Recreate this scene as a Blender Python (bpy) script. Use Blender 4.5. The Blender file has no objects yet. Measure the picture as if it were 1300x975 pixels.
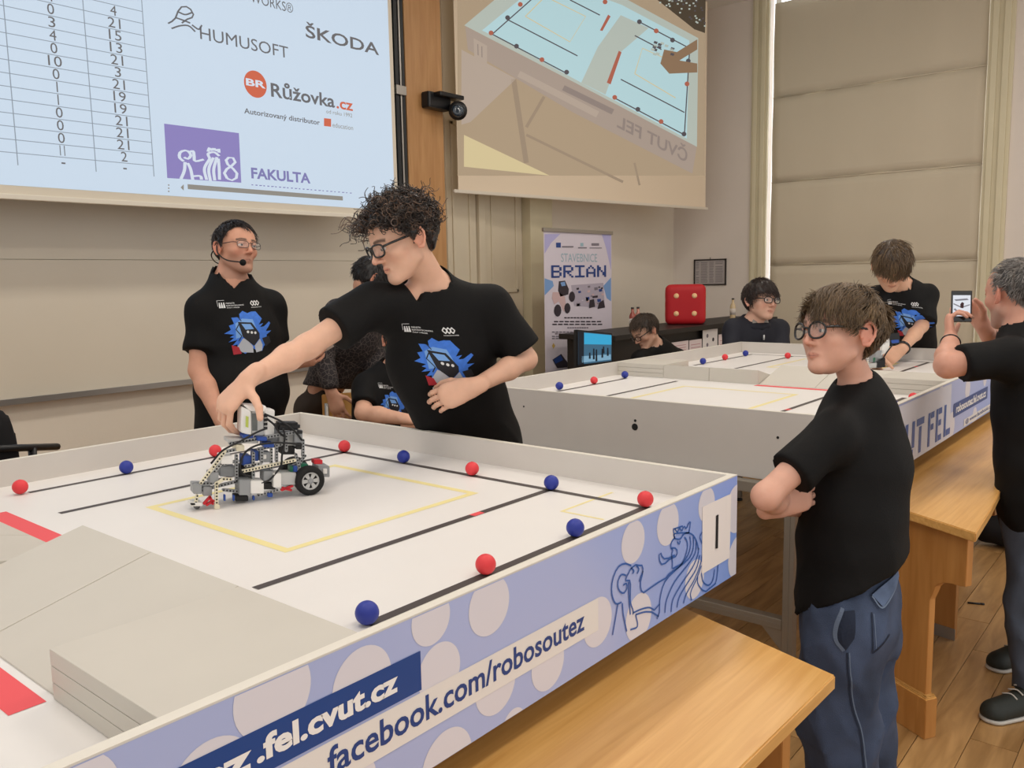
import bpy, bmesh, math, random
import numpy as np
from mathutils import Vector, Matrix
from mathutils.bvhtree import BVHTree

SC = bpy.context.scene
COL = SC.collection

# ------------------------------------------------------------------ camera
IMW, IMH, FPX = 1300.0, 975.0, 1066.7
CAM = np.array([-1.7170, -1.0248, 1.55])
_pi, _ya, _ro = 0.1250, 0.6969, -0.0189
_f = np.array([math.cos(_ya)*math.cos(_pi), math.sin(_ya)*math.cos(_pi), -math.sin(_pi)])
_r0 = np.array([math.sin(_ya), -math.cos(_ya), 0.0])
_u0 = np.cross(_r0, _f)
CR = math.cos(_ro)*_r0 + math.sin(_ro)*_u0        # camera right
CU = -math.sin(_ro)*_r0 + math.cos(_ro)*_u0       # camera up
CF = _f                                           # camera forward
cd = bpy.data.cameras.new('camera')
cd.sensor_width = 36.0
cd.lens = FPX/IMW*36.0
cd.clip_start = 0.02
cam = bpy.data.objects.new('camera', cd)
cam.matrix_world = Matrix(((CR[0], CU[0], -CF[0], CAM[0]), (CR[1], CU[1], -CF[1], CAM[1]),
                           (CR[2], CU[2], -CF[2], CAM[2]), (0, 0, 0, 1)))
COL.objects.link(cam)
SC.camera = cam

# ------------------------------------------------------------------ world, exposure
w = bpy.data.worlds.new('room_light'); SC.world = w
w.use_nodes = True
w.node_tree.nodes['Background'].inputs[0].default_value = (0.97, 0.95, 0.93, 1)
w.node_tree.nodes['Background'].inputs[1].default_value = 0.95
SC.view_settings.view_transform = 'Standard'
SC.view_settings.look = 'None'
SC.view_settings.gamma = 1.0
SC.view_settings.use_curve_mapping = False
SC.view_settings.exposure = 0.14

LAMPS = [(-1.2, -1.3), (1.6, -1.3), (4.4, -1.3), (-1.2, 1.35), (1.6, 1.35), (4.4, 1.35)]
LAMP_Z, LAMP_W = 4.32, 20.0
for lx, ly in LAMPS:
    ld = bpy.data.lights.new('ceiling_lamp_light', 'AREA')
    ld.shape = 'RECTANGLE'; ld.size = 1.5; ld.size_y = 0.42
    ld.energy = LAMP_W; ld.color = (1.0, 0.94, 0.87)
    lo = bpy.data.objects.new('ceiling_lamp_light', ld)
    lo.location = (lx, ly, LAMP_Z - 0.06)
    COL.objects.link(lo)

# ------------------------------------------------------------------ pixel -> place helpers (1300 x 975 frame)
def ray(px, py): return CF + (px-IMW/2)/FPX*CR - (py-IMH/2)/FPX*CU
def OZ(px, py, z): v = ray(px, py); return CAM + v*((z-CAM[2])/v[2])
def OX(px, py, x): v = ray(px, py); return CAM + v*((x-CAM[0])/v[0])
def OY(px, py, y): v = ray(px, py); return CAM + v*((y-CAM[1])/v[1])
def AT(px, py, d): return CAM + ray(px, py)*d
def HIT(px, py, P0, n):
    v = ray(px, py); return CAM + v*(np.dot(np.asarray(P0)-CAM, n)/np.dot(v, n))
def cam_dir(r, u, f):
    v = CR*r + CU*u + CF*f
    return v/np.linalg.norm(v)
def unit(v): v = np.asarray(v, float); return v/np.linalg.norm(v)

# ------------------------------------------------------------------ materials
def lin(c):
    return tuple((x/255/12.92 if x/255 <= 0.04045 else ((x/255+0.055)/1.055)**2.4) for x in c)
MATS = {}
def mat(name, rgb, rough=0.6, metal=0.0, var=0.0, vscale=8.0, bump=0.0, bscale=60.0, spec=0.4, emit=None, estr=0.0,
        coat=0.0, sss=0.0, sheen=0.0, stretch=None, alpha=None, trans=0.0, attr=None):
    if name in MATS: return MATS[name]
    m = bpy.data.materials.new(name); m.use_nodes = True
    nt = m.node_tree; b = nt.nodes['Principled BSDF']
    c = lin(rgb)
    b.inputs['Base Color'].default_value = (*c, 1)
    b.inputs['Roughness'].default_value = rough
    b.inputs['Metallic'].default_value = metal
    b.inputs['Specular IOR Level'].default_value = spec
    b.inputs['Coat Weight'].default_value = coat
    b.inputs['Sheen Weight'].default_value = sheen
    b.inputs['Transmission Weight'].default_value = trans
    if sss:
        b.inputs['Subsurface Weight'].default_value = sss
        b.inputs['Subsurface Radius'].default_value = (0.012, 0.005, 0.003)
        b.inputs['Subsurface Scale'].default_value = 1.0
    if alpha is not None: b.inputs['Alpha'].default_value = alpha
    if emit is not None:
        b.inputs['Emission Color'].default_value = (*lin(emit), 1)
        b.inputs['Emission Strength'].default_value = estr
    src = None
    if attr:
        a = nt.nodes.new('ShaderNodeAttribute'); a.attribute_name = attr
        src = a.outputs['Color']
        nt.links.new(src, b.inputs['Base Color'])
    if var > 0 or bump > 0:
        tc = nt.nodes.new('ShaderNodeTexCoord')
        mp = nt.nodes.new('ShaderNodeMapping')
        if stretch: mp.inputs['Scale'].default_value = stretch
        nt.links.new(tc.outputs['Object'], mp.inputs['Vector'])
    if var > 0:
        n = nt.nodes.new('ShaderNodeTexNoise'); n.inputs['Scale'].default_value = vscale
        n.inputs['Detail'].default_value = 5
        nt.links.new(mp.outputs[0], n.inputs['Vector'])
        mr = nt.nodes.new('ShaderNodeMapRange')
        mr.inputs['From Min'].default_value = 0.3; mr.inputs['From Max'].default_value = 0.7
        mr.inputs['To Min'].default_value = 1-var; mr.inputs['To Max'].default_value = 1+var
        nt.links.new(n.outputs['Fac'], mr.inputs['Value'])
        mx = nt.nodes.new('ShaderNodeMix'); mx.data_type = 'RGBA'; mx.blend_type = 'MULTIPLY'
        mx.inputs['Factor'].default_value = 1.0
        if src: nt.links.new(src, mx.inputs['A'])
        else: mx.inputs['A'].default_value = (*c, 1)
        nt.links.new(mr.outputs[0], mx.inputs['B'])
        nt.links.new(mx.outputs['Result'], b.inputs['Base Color'])
    if bump > 0:
        n2 = nt.nodes.new('ShaderNodeTexNoise'); n2.inputs['Scale'].default_value = bscale
        n2.inputs['Detail'].default_value = 4
        nt.links.new(mp.outputs[0], n2.inputs['Vector'])
        bp = nt.nodes.new('ShaderNodeBump'); bp.inputs['Strength'].default_value = bump
        bp.inputs['Distance'].default_value = 0.004
        nt.links.new(n2.outputs['Fac'], bp.inputs['Height'])
        nt.links.new(bp.outputs[0], b.inputs['Normal'])
    MATS[name] = m
    return m

def wood(name, c1, c2, scale=(1.2, 14, 14), rough=0.42, coat=0.15):
    if name in MATS: return MATS[name]
    m = bpy.data.materials.new(name); m.use_nodes = True
    nt = m.node_tree; b = nt.nodes['Principled BSDF']
    tc = nt.nodes.new('ShaderNodeTexCoord'); mp = nt.nodes.new('ShaderNodeMapping')
    oi = nt.nodes.new('ShaderNodeObjectInfo')
    mp.inputs['Scale'].default_value = scale
    nt.links.new(tc.outputs['Object'], mp.inputs['Vector'])
    ad = nt.nodes.new('ShaderNodeVectorMath'); ad.operation = 'ADD'
    cmb = nt.nodes.new('ShaderNodeMath'); cmb.operation = 'MULTIPLY'; cmb.inputs[1].default_value = 37.0
    nt.links.new(oi.outputs['Random'], cmb.inputs[0])
    nt.links.new(mp.outputs[0], ad.inputs[0]); nt.links.new(cmb.outputs[0], ad.inputs[1])
    n = nt.nodes.new('ShaderNodeTexNoise'); n.inputs['Scale'].default_value = 2.2; n.inputs['Detail'].default_value = 7
    n.inputs['Distortion'].default_value = 0.6
    nt.links.new(ad.outputs[0], n.inputs['Vector'])
    cr = nt.nodes.new('ShaderNodeValToRGB')
    cr.color_ramp.elements[0].position = 0.32; cr.color_ramp.elements[0].color = (*lin(c1), 1)
    cr.color_ramp.elements[1].position = 0.68; cr.color_ramp.elements[1].color = (*lin(c2), 1)
    nt.links.new(n.outputs['Fac'], cr.inputs[0])
    mr = nt.nodes.new('ShaderNodeMapRange'); mr.inputs['To Min'].default_value = 0.82; mr.inputs['To Max'].default_value = 1.12
    nt.links.new(oi.outputs['Random'], mr.inputs['Value'])
    mx = nt.nodes.new('ShaderNodeMix'); mx.data_type = 'RGBA'; mx.blend_type = 'MULTIPLY'; mx.inputs['Factor'].default_value = 1
    nt.links.new(cr.outputs[0], mx.inputs['A']); nt.links.new(mr.outputs[0], mx.inputs['B'])
    nt.links.new(mx.outputs['Result'], b.inputs['Base Color'])
    b.inputs['Roughness'].default_value = rough; b.inputs['Coat Weight'].default_value = coat
    b.inputs['Coat Roughness'].default_value = 0.3
    MATS[name] = m
    return m

# ------------------------------------------------------------------ object helpers (mesh coordinates are world coordinates)
LOCS = {}
def _link(o, parent):
    COL.objects.link(o)
    if parent is not None:
        o.parent = parent
        l = LOCS.get(parent.name)
        if l is not None: o.matrix_parent_inverse = Matrix.Translation(-Vector(l))
    return o
def tag(o, label, cat, group=None):
    o['label'] = label; o['category'] = cat
    if group: o['group'] = group
    return o
def struct(o): o['kind'] = 'structure'; return o
def thing(name, label, cat, loc, group=None):
    o = bpy.data.objects.new(name, None); o.empty_display_size = 0.05
    o.location = Vector([float(x) for x in loc])
    COL.objects.link(o); LOCS[o.name] = tuple(float(x) for x in loc)
    return tag(o, label, cat, group)
def mesh_obj(name, verts, faces, m, parent=None, smooth=False):
    me = bpy.data.meshes.new(name)
    me.from_pydata([tuple(map(float, v)) for v in verts], [], [tuple(int(i) for i in f) for f in faces])
    me.update()
    if smooth: me.polygons.foreach_set('use_smooth', [True]*len(me.polygons))
    if m: me.materials.append(m)
    o = bpy.data.objects.new(name, me)
    return _link(o, parent)
def np_mesh(name, V, F, m, parent=None, smooth=True):
    """V (n,3) float array, F (m,k) int array of triangles or quads"""
    me = bpy.data.meshes.new(name)
    V = np.ascontiguousarray(V, dtype=np.float32); F = np.ascontiguousarray(F, dtype=np.int32)
    k = F.shape[1]
    me.vertices.add(len(V)); me.vertices.foreach_set('co', V.ravel())
    me.loops.add(F.size); me.loops.foreach_set('vertex_index', F.ravel())
    me.polygons.add(len(F)); me.polygons.foreach_set('loop_start', np.arange(0, F.size, k, dtype=np.int32))
    me.polygons.foreach_set('loop_total', np.full(len(F), k, dtype=np.int32))
    if smooth: me.polygons.foreach_set('use_smooth', np.ones(len(F), dtype=bool))
    me.update(calc_edges=True)
    if m: me.materials.append(m)
    o = bpy.data.objects.new(name, me)
    return _link(o, parent)
def bm_obj(name, bm, m, parent=None, smooth=False):
    me = bpy.data.meshes.new(name); bm.to_mesh(me); bm.free()
    if smooth: me.polygons.foreach_set('use_smooth', [True]*len(me.polygons))
    if m: me.materials.append(m)
    return _link(bpy.data.objects.new(name, me), parent)
def bm_box(bm, lo, hi, bevel=0.0, M=None):
    lo = np.asarray(lo, float); hi = np.asarray(hi, float)
    g = bmesh.ops.create_cube(bm, size=1.0)
    for v in g['verts']:
        v.co = Vector([(lo[i]+hi[i])/2 + v.co[i]*(hi[i]-lo[i]) for i in range(3)])
    if bevel > 0:
        es = list({e for v in g['verts'] for e in v.link_edges})
        r = bmesh.ops.bevel(bm, geom=es, offset=bevel, segments=2, affect='EDGES', profile=0.6)
        vs = list({v for f in r['faces'] for v in f.verts} | {v for v in g['verts'] if v.is_valid})
    else: vs = g['verts']
    if M is not None:
        for v in vs: v.co = M @ v.co
    return bm
def box(name, lo, hi, m, parent=None, bevel=0.0, M=None):
    bm = bmesh.new(); bm_box(bm, lo, hi, bevel)
    if M is not None: bmesh.ops.transform(bm, matrix=M, verts=bm.verts)
    return bm_obj(name, bm, m, parent)
def prism(name, poly, ext, m, parent=None, bevel=0.0):
    """poly: planar 3-D points; ext: extrusion vector"""
    bm = bmesh.new()
    a = [bm.verts.new(tuple(map(float, p))) for p in poly]
    b = [bm.verts.new(tuple(map(float, np.asarray(p)+np.asarray(ext)))) for p in poly]
    n = len(a)
    bm.faces.new(a); bm.faces.new(b[::-1])
    for i in range(n): bm.faces.new((a[i], b[i], b[(i+1) % n], a[(i+1) % n]))
    bmesh.ops.recalc_face_normals(bm, faces=bm.faces)
    if bevel > 0: bmesh.ops.bevel(bm, geom=list(bm.edges), offset=bevel, segments=2, affect='EDGES')
    return bm_obj(name, bm, m, parent)
def flat(name, poly, m, parent=None):
    o = mesh_obj(name, poly, [list(range(len(poly)))], m, parent)
    bm = bmesh.new(); bm.from_mesh(o.data); bmesh.ops.triangulate(bm, faces=bm.faces); bm.to_mesh(o.data); bm.free()
    return o
def frame_of(d):
    d = unit(d)
    a = np.array([0, 0, 1.0]) if abs(d[2]) < 0.9 else np.array([1.0, 0, 0])
    x = unit(np.cross(a, d)); return x, np.cross(d, x)
def tube_arrays(P, R, sides=8, caps=True):
    P = np.asarray(P, float); n = len(P); R = np.broadcast_to(np.asarray(R, float), (n,))
    T = np.gradient(P, axis=0); T /= np.linalg.norm(T, axis=1, keepdims=True)+1e-9
    x, y = frame_of(T[0]); V = []
    for i in range(n):
        x = unit(x - T[i]*np.dot(x, T[i])); y = np.cross(T[i], x)
        for k in range(sides):
            a = 2*math.pi*k/sides; V.append(P[i] + R[i]*(math.cos(a)*x + math.sin(a)*y))
    F = []
    for i in range(n-1):
        for k in range(sides):
            k2 = (k+1) % sides; F.append((i*sides+k, i*sides+k2, (i+1)*sides+k2, (i+1)*sides+k))
    if caps:
        F.append(tuple(range(sides))[::-1]); F.append(tuple((n-1)*sides+k for k in range(sides)))
    return V, F
def tube(name, P, R, m, parent=None, sides=8, smooth=True):
    V, F = tube_arrays(P, R, sides); return mesh_obj(name, V, F, m, parent, smooth)
def spline(P, n=24):
    P = np.asarray(P, float); k = len(P)
    Q = np.vstack([2*P[0]-P[1], P, 2*P[-1]-P[-2]]); out = []
    for t in np.linspace(0, k-1-1e-6, n):
        i = int(t); s = t-i; a, b, c, d = Q[i], Q[i+1], Q[i+2], Q[i+3]
        out.append(0.5*((2*b)+(-a+c)*s+(2*a-5*b+4*c-d)*s*s+(-a+3*b-3*c+d)*s**3))
    return np.array(out)
def lathe(name, prof, m, parent=None, axis_o=(0, 0, 0), axis=(0, 0, 1), n=20, smooth=True):
    """prof: list of (radius, height)"""
    ax = unit(axis); x, y = frame_of(ax); V = []; F = []
    for r, h in prof:
        for k in range(n):
            a = 2*math.pi*k/n; V.append(np.asarray(axis_o)+ax*h+r*(math.cos(a)*x+math.sin(a)*y))
    for i in range(len(prof)-1):
        for k in range(n):
            k2 = (k+1) % n; F.append((i*n+k, i*n+k2, (i+1)*n+k2, (i+1)*n+k))
    F.append(tuple(range(n))[::-1]); F.append(tuple((len(prof)-1)*n+k for k in range(n)))
    return mesh_obj(name, V, F, m, parent, smooth)

# text / flat print -------------------------------------------------
def text_mesh(s, bold=0.0):
    cu = bpy.data.curves.new('t', 'FONT'); cu.body = s; cu.offset = bold; cu.resolution_u = 3
    o = bpy.data.objects.new('t', cu); COL.objects.link(o)
    bpy.context.view_layer.update()
    ev = o.evaluated_get(bpy.context.evaluated_depsgraph_get())
    me = ev.to_mesh()
    V = np.array([v.co[:2] for v in me.vertices]) if len(me.vertices) else np.zeros((0, 2))
    F = [tuple(p.vertices) for p in me.polygons]
    ev.to_mesh_clear()
    bpy.data.objects.remove(o); bpy.data.curves.remove(cu)
    return V, F
def text_on(name, s, O, ex, ey, m, parent=None, bold=0.0, box_wh=None, thick=None):
    """text laid in the plane O + u*ex + v*ey, filling width |ex| and height |ey| of its own bounding box"""
    V, F = text_mesh(s, bold)
    lo, hi = V.min(0), V.max(0); U = (V-lo)/(hi-lo)
    W = np.asarray(O)[None] + U[:, :1]*np.asarray(ex)[None] + U[:, 1:]*np.asarray(ey)[None]
    return mesh_obj(name, W, F, m, parent)
def stroke2d(P, wd, closed=False):
    """polyline -> ribbon quads, in 2-D"""
    P = np.asarray(P, float)
    if closed: P = np.vstack([P, P[0]])
    T = np.gradient(P, axis=0); T /= np.linalg.norm(T, axis=1, keepdims=True)+1e-12
    N = np.stack([-T[:, 1], T[:, 0]], 1)
    wd = np.broadcast_to(np.asarray(wd, float), (len(P),))[:, None]
    V = np.empty((2*len(P), 2)); V[0::2] = P+N*wd/2; V[1::2] = P-N*wd/2
    F = [(2*i, 2*i+1, 2*i+3, 2*i+2) for i in range(len(P)-1)]
    return V, F
def strokes_on(name, lines, fn, wd, m, parent=None, smooth_n=0):
    """lines: list of 2-D polylines; fn maps (u, v) -> 3-D"""
    VV, FF = [], []
    for L in lines:
        L = np.asarray(L, float)
        if smooth_n and len(L) > 2: L = spline(L, smooth_n)
        V, F = stroke2d(L, wd); b = len(VV)
        VV += [fn(*v) for v in V]; FF += [tuple(i+b for i in f) for f in F]
    return mesh_obj(name, VV, FF, m, parent)
def clip_poly(P, lo, hi):
    for ax in (0, 1):
        for lim, s in ((lo[ax], 1), (hi[ax], -1)):
            out = []
            for i in range(len(P)):
                a, b = P[i-1], P[i]
                da, db = s*(a[ax]-lim), s*(b[ax]-lim)
                if (da >= 0) != (db >= 0):
                    t = da/(da-db); out.append((a[0]+t*(b[0]-a[0]), a[1]+t*(b[1]-a[1])))
                if db >= 0: out.append(b)
            P = out
            if len(P) < 3: return []
    return P
def circle2d(cx, cy, r, n=40): return [(cx+r*math.cos(2*math.pi*i/n), cy+r*math.sin(2*math.pi*i/n)) for i in range(n)]
random.seed(7); rng = np.random.default_rng(7)
# ================================================================== THE ROOM
WY, WX, CEIL = 4.15, 7.62, 4.6
M_wall = mat('wall_plaster', (226, 216, 200), 0.9, var=0.03, vscale=1.5, bump=0.12, bscale=90)
M_wallr = mat('wall_plaster_right', (226, 216, 206), 0.9, var=0.03, vscale=1.5, bump=0.12, bscale=90)
M_ceil = mat('ceiling_paint', (235, 232, 225), 0.9, var=0.02)
M_trim = mat('cream_paint', (214, 204, 174), 0.55, var=0.03, vscale=3, bump=0.05)
M_panelpaint = mat('panel_paint', (212, 200, 176), 0.6, var=0.03, vscale=3, bump=0.05)
M_floor_base = wood('floor_base', (128, 92, 52), (168, 128, 80), (1.5, 9, 9), 0.45)
M_plank = wood('floor_plank', (150, 112, 66), (192, 150, 98), (1.3, 10, 10), 0.38, 0.1)

floor = struct(box('floor', (-4.5, -4.0, -0.12), (WX+0.3, WY+0.3, -0.006), M_floor_base))
# laminate planks, each one a piece of the floor
pm = None; row = 0; y = -1.75
while y < 2.1:
    x = -0.9 - random.random()*0.9
    while x < 5.4:
        L = 1.1
        if pm is None:
            bm = bmesh.new(); bm_box(bm, (0, 0, -0.0055), (L-0.0025, 0.1375, 0.0), 0.0008)
            pm = bpy.data.meshes.new('plank'); bm.to_mesh(pm); bm.free(); pm.materials.append(M_plank)
        o = bpy.data.objects.new('plank', pm); o.location = (x, y, 0)
        COL.objects.link(o); o.parent = floor
        x += L
    y += 0.14; row += 1

struct(box('wall_back', (-4.5, WY, 0), (WX, WY+0.15, CEIL), M_wall))
struct(box('ceiling', (-4.5, -4.0, CEIL), (WX+0.15, WY+0.15, CEIL+0.1), M_ceil))
# right wall with the tall window opening, Y 0.72 .. 2.99
wr = bmesh.new()
bm_box(wr, (WX, 2.96, 0), (WX+0.25, WY+0.15, CEIL)); bm_box(wr, (WX, -4.0, 0), (WX+0.25, 0.79, CEIL))
bm_box(wr, (WX, 0.79, 0), (WX+0.25, 2.96, 0.5))
struct(bm_obj('wall_right', wr, M_wallr))
struct(box('baseboard_right', (WX-0.018, -4.0, 0), (WX, WY, 0.1), M_trim))
struct(box('baseboard_back', (3.7, WY-0.018, 0), (WX-0.02, WY, 0.1), M_trim))

# window: glass, frame and moulded surround
M_glass_day = mat('daylit_glass', (240, 244, 250), 0.2, emit=(235, 242, 255), estr=2.2)
win = struct(box('window_1', (WX+0.10, 0.80, 0.52), (WX+0.115, 2.95, CEIL), M_glass_day))
M_wframe = mat('window_white_paint', (225, 222, 212), 0.5)
for yy in (0.82, 1.52, 2.23, 2.90):
    box('window_frame', (WX+0.07, yy-0.03, 0.52), (WX+0.10, yy+0.03, CEIL), M_wframe, win)
def moulding(name, ya, yb, sign):
    bm = bmesh.new()
    bm_box(bm, (WX-0.03, ya, 0), (WX, yb, CEIL), 0.004)
    wd = yb-ya
    bm_box(bm, (WX-0.055, ya+wd*0.15, 0), (WX-0.03, ya+wd*0.42, CEIL), 0.008)
    bm_box(bm, (WX-0.048, ya+wd*0.62, 0), (WX-0.03, ya+wd*0.88, CEIL), 0.008)
    return struct(bm_obj(name, bm, M_trim))
moulding('trim_1', 2.962, 3.155, 1); moulding('trim_2', 0.575, 0.788, -1)

# roller / roman blind in front of the window: four cloth panels and three rods
M_blind = mat('blind_cloth', (206, 194, 172), 0.95, var=0.025, vscale=2.0, bump=0.25, bscale=220, stretch=(1, 1, 0.3))
bl = thing('window_blind', 'tall beige cloth roman blind pulled down over the window', 'blind', (WX-0.02, 1.86, 0.95))
zs = [0.50, 1.645, 2.565, 3.488, 4.5]
for i in range(4):
    V = []; F = []; nz, ny = 10, 22
    for a in range(nz+1):
        for b in range(ny+1):
            zz = zs[i]+0.004+(zs[i+1]-zs[i]-0.008)*a/nz
            V.append((WX+0.012-0.012*math.sin(math.pi*a/nz)**2-0.004*math.sin(b*0.9+i), 0.80+2.115*b/ny, zz))
    for a in range(nz):
        for b in range(ny):
            k = a*(ny+1)+b; F.append((k, k+1, k+ny+2, k+ny+1))
    o = mesh_obj('cloth_panel', V, F, M_blind, bl, True)
    sm = o.modifiers.new('thickness', 'SOLIDIFY'); sm.thickness = 0.003
for zz in zs[:4]:
    tube('rod', [(WX+0.004, 0.80, zz), (WX+0.004, 2.915, zz)], 0.0065, M_blind, bl, 8)

# framed notice on the right wall
M_dark = mat('dark_frame', (48, 42, 40), 0.4)
M_paper = mat('notice_paper', (178, 170, 168), 0.6, var=0.03)
nt_ = thing('framed_notice', 'small dark framed notice sheet hanging on the right wall above the red die', 'frame', (WX-0.012, 3.655, 1.43))
box('sheet', (WX-0.010, 3.46, 1.44), (WX-0.004, 3.85, 1.72), M_paper, nt_)
for lo, hi in (((3.445, 1.425), (3.865, 1.44)), ((3.445, 1.72), (3.865, 1.735)), ((3.445, 1.425), (3.46, 1.735)), ((3.85, 1.425), (3.865, 1.735))):
    box('frame_bar', (WX-0.022, lo[0], lo[1]), (WX-0.001, hi[0], hi[1]), M_dark, nt_, 0.002)
M_ink = mat('grey_ink', (120, 114, 116), 0.7)
for k in range(14):
    zz = 1.70-k*0.018
    for c0, c1 in ((3.84, 3.79), (3.775, 3.68), (3.665, 3.60), (3.585, 3.48)):
        if random.random() < 0.9:
            flat('text_line', [(WX-0.0105, c0, zz), (WX-0.0105, c1+random.random()*0.02, zz), (WX-0.0105, c1+0.01, zz-0.007), (WX-0.0105, c0, zz-0.007)], M_ink, nt_)
tube('hook', [(WX-0.001, 3.655, 1.735), (WX-0.012, 3.655, 1.75), (WX-0.001, 3.655, 1.752)], 0.004, M_dark, nt_, 6)

# painted panelling (door leaf and pilaster) right of the wooden column
def panel_strip(nm, x0, x1, dy, m=M_panelpaint, z0=0.0, z1=CEIL):
    return struct(box(nm, (x0, WY-dy, z0), (x1, WY, z1), m, None, 0.006))
panel_strip('trim_3', 3.60, 3.97, 0.03)
panel_strip('trim_4', 3.985, 4.07, 0.055)
panel_strip('trim_5', 4.10, 4.62, 0.025)
panel_strip('trim_6', 4.655, 5.00, 0.11, M_trim)
for k, (x0, x1, z0, z1) in enumerate(((3.66, 3.90, 1.3, 2.9), (3.66, 3.90, 0.2, 1.15), (4.17, 4.55, 1.42, 2.9), (4.17, 4.55, 0.25, 1.25))):
    bm = bmesh.new()
    yb = WY-0.03 if x0 < 4 else WY-0.025
    for a, b in (((x0, z0), (x1, z0+0.03)), ((x0, z1-0.03), (x1, z1)), ((x0, z0), (x0+0.03, z1)), ((x1-0.03, z0), (x1, z1))):
        bm_box(bm, (a[0], yb-0.014, a[1]), (b[0], yb, b[1]), 0.004)
    struct(bm_obj('trim_%d' % (7+k), bm, M_panelpaint))

# wooden column beside the sliding boards
M_beech = wood('beech_column', (186, 134, 82), (206, 156, 102), (9, 9, 0.9), 0.4, 0.1)
struct(box('trim_11', (3.005, 3.95, 0), (3.41, WY, CEIL), M_beech, None, 0.006))
# dark sliding-board track between board and column
M_track = mat('track_black', (38, 40, 42), 0.4); M_alu = mat('aluminium', (176, 172, 166), 0.35, 0.85, bump=0.03)
M_boardgreen = mat('dark_green_board', (52, 66, 60), 0.6)
tr = thing('board_track', 'dark vertical sliding board track between projection screen and wooden column', 'track', (2.93, 4.0, 0))
box('green_edge', (2.805, 3.99, 0.9), (2.96, 4.148, CEIL), M_boardgreen, tr, 0.003)
box('black_rail', (2.90, 3.955, 0.5), (2.935, 3.99, CEIL), M_track, tr, 0.003)
box('silver_rail', (2.945, 3.95, 0.5), (2.962, 3.99, CEIL), M_alu, tr, 0.003)
box('black_rail', (2.972, 3.955, 0.5), (3.0, 3.99, CEIL), M_track, tr, 0.003)
box('rail_clamp', (2.885, 3.93, 2.98), (2.99, 3.955, 3.05), M_alu, tr, 0.004)

# whiteboard: upper and lower leaf, frame and pen tray
M_wb = mat('whiteboard_enamel', (220, 210, 192), 0.28, var=0.02, vscale=2, spec=0.5)
wb = thing('whiteboard', 'wide grey enamel whiteboard with pen tray on the back wall', 'whiteboard', (0, 4.148, 0.93))
box('lower_leaf', (-4.2, 4.105, 0.93), (2.78, 4.145, 1.706), M_wb, wb, 0.002)
box('upper_leaf', (-4.2, 4.115, 1.708), (2.78, 4.145, 3.4), M_wb, wb, 0.002)
box('pen_tray', (-4.2, 4.065, 0.905), (2.79, 4.145, 0.93), M_alu, wb, 0.004)
box('tray_lip', (-4.2, 4.060, 0.905), (2.79, 4.066, 0.942), M_alu, wb, 0.002)
box('end_frame', (2.78, 4.095, 0.905), (2.80, 4.148, 3.4), M_alu, wb, 0.003)

# ------------------------------------------------------------------ projection screen with the score table (Y = 3.65)
SY = 3.65
M_scr = mat('screen_lit', (120, 124, 128), 0.9, emit=(196, 216, 236), estr=0.72)
M_scredge = mat('screen_border', (214, 204, 186), 0.8)
s1 = thing('projection_screen', 'large bright projection screen with score table and sponsor logos', 'screen', (0.0, SY, 2.03))
box('border', (-3.4, SY, 2.005), (2.60, SY+0.004, 4.3), M_scredge, s1)
lit = box('lit_picture', (-3.4, SY-0.002, 2.06), (2.565, SY-0.0003, 4.3), M_scr, s1)
box('bottom_bar', (-3.4, SY-0.012, 1.99), (2.61, SY+0.014, 2.018), mat('screen_bar', (220, 212, 196), 0.5), s1, 0.005)
def S1(px, py, k=1): p = OY(px, py, SY); return np.array([p[0], SY-0.002-0.0006*k, p[2]])
def em(nm, rgb, s=0.55): return mat(nm, tuple(int(c*0.45) for c in rgb), 0.9, emit=rgb, estr=s)
I_grey = em('print_grey', (124, 124, 128), 0.52); I_dark = em('print_dark', (124, 122, 124), 0.52); I_line = em('print_line', (160, 172, 186), 0.6)
I_red = em('print_red', (222, 112, 84), 0.62); I_purple = em('print_purple', (152, 142, 206), 0.62); I_white = em('print_white', (216, 226, 240), 0.75)
I_bar = em('print_bar', (164, 160, 152), 0.55); I_violet = em('print_violet', (140, 138, 196), 0.6)
zt, zb_ = S1(142, 13)[2], S1(157, 214)[2]
rows = 14; dz = (zt-zb_)/(rows-1)
X0, X1c, X2, X3 = S1(0, 40)[0]-1.2, S1(12, 100)[0], S1(112, 100)[0], S1(186, 100)[0]
for k in range(-2, rows):
    zz = zt - (k+0.5)*dz
    if k < rows-1:
        flat('grid_line', [(X0, SY-0.0026, zz), (X3, SY-0.0026, zz), (X3, SY-0.0026, zz-0.004), (X0, SY-0.0026, zz-0.004)], I_line, s1)
for xx in (X1c, X2, X3):
    flat('grid_line', [(xx, SY-0.0026, zb_-0.03), (xx, SY-0.0026, 4.2), (xx+0.005, SY-0.0026, 4.2), (xx+0.005, SY-0.0026, zb_-0.03)], I_line, s1)
c2 = ['4', '21', '15', '13', '21', '3', '21', '19', '19', '21', '21', '21', '2', '-']
c1 = ['4', '0', '3', '4', '0', '10', '0', '1', '1', '0', '0', '0', '11', '-']
for k in range(rows):
    zz = zt-k*dz
    for col, s, xm in ((c1, c1[k], (X1c+X2)/2+0.03), (c2, c2[k], (X2+X3)/2)):
        hh = 0.052 if s != '-' else 0.008; wd = {'1': 0.006, '11': 0.026, '-': 0.02}.get(s, 0.034*len(s))
        text_on('score', s, (xm-wd/2, SY-0.0027, zz-hh/2), (wd, 0, 0), (0, 0, hh), I_dark, s1)
def T1(nm, s, a, b, h, m, bold=0.0, k=1):
    A, B = S1(*a, k), S1(*b, k); z = (A[2]+B[2])/2
    P = S1(a[0], a[1]-h, k)
    return text_on(nm, s, (A[0], A[1], z), (B[0]-A[0], 0, 0), (0, 0, P[2]-A[2]), m, s1, bold)
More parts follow.
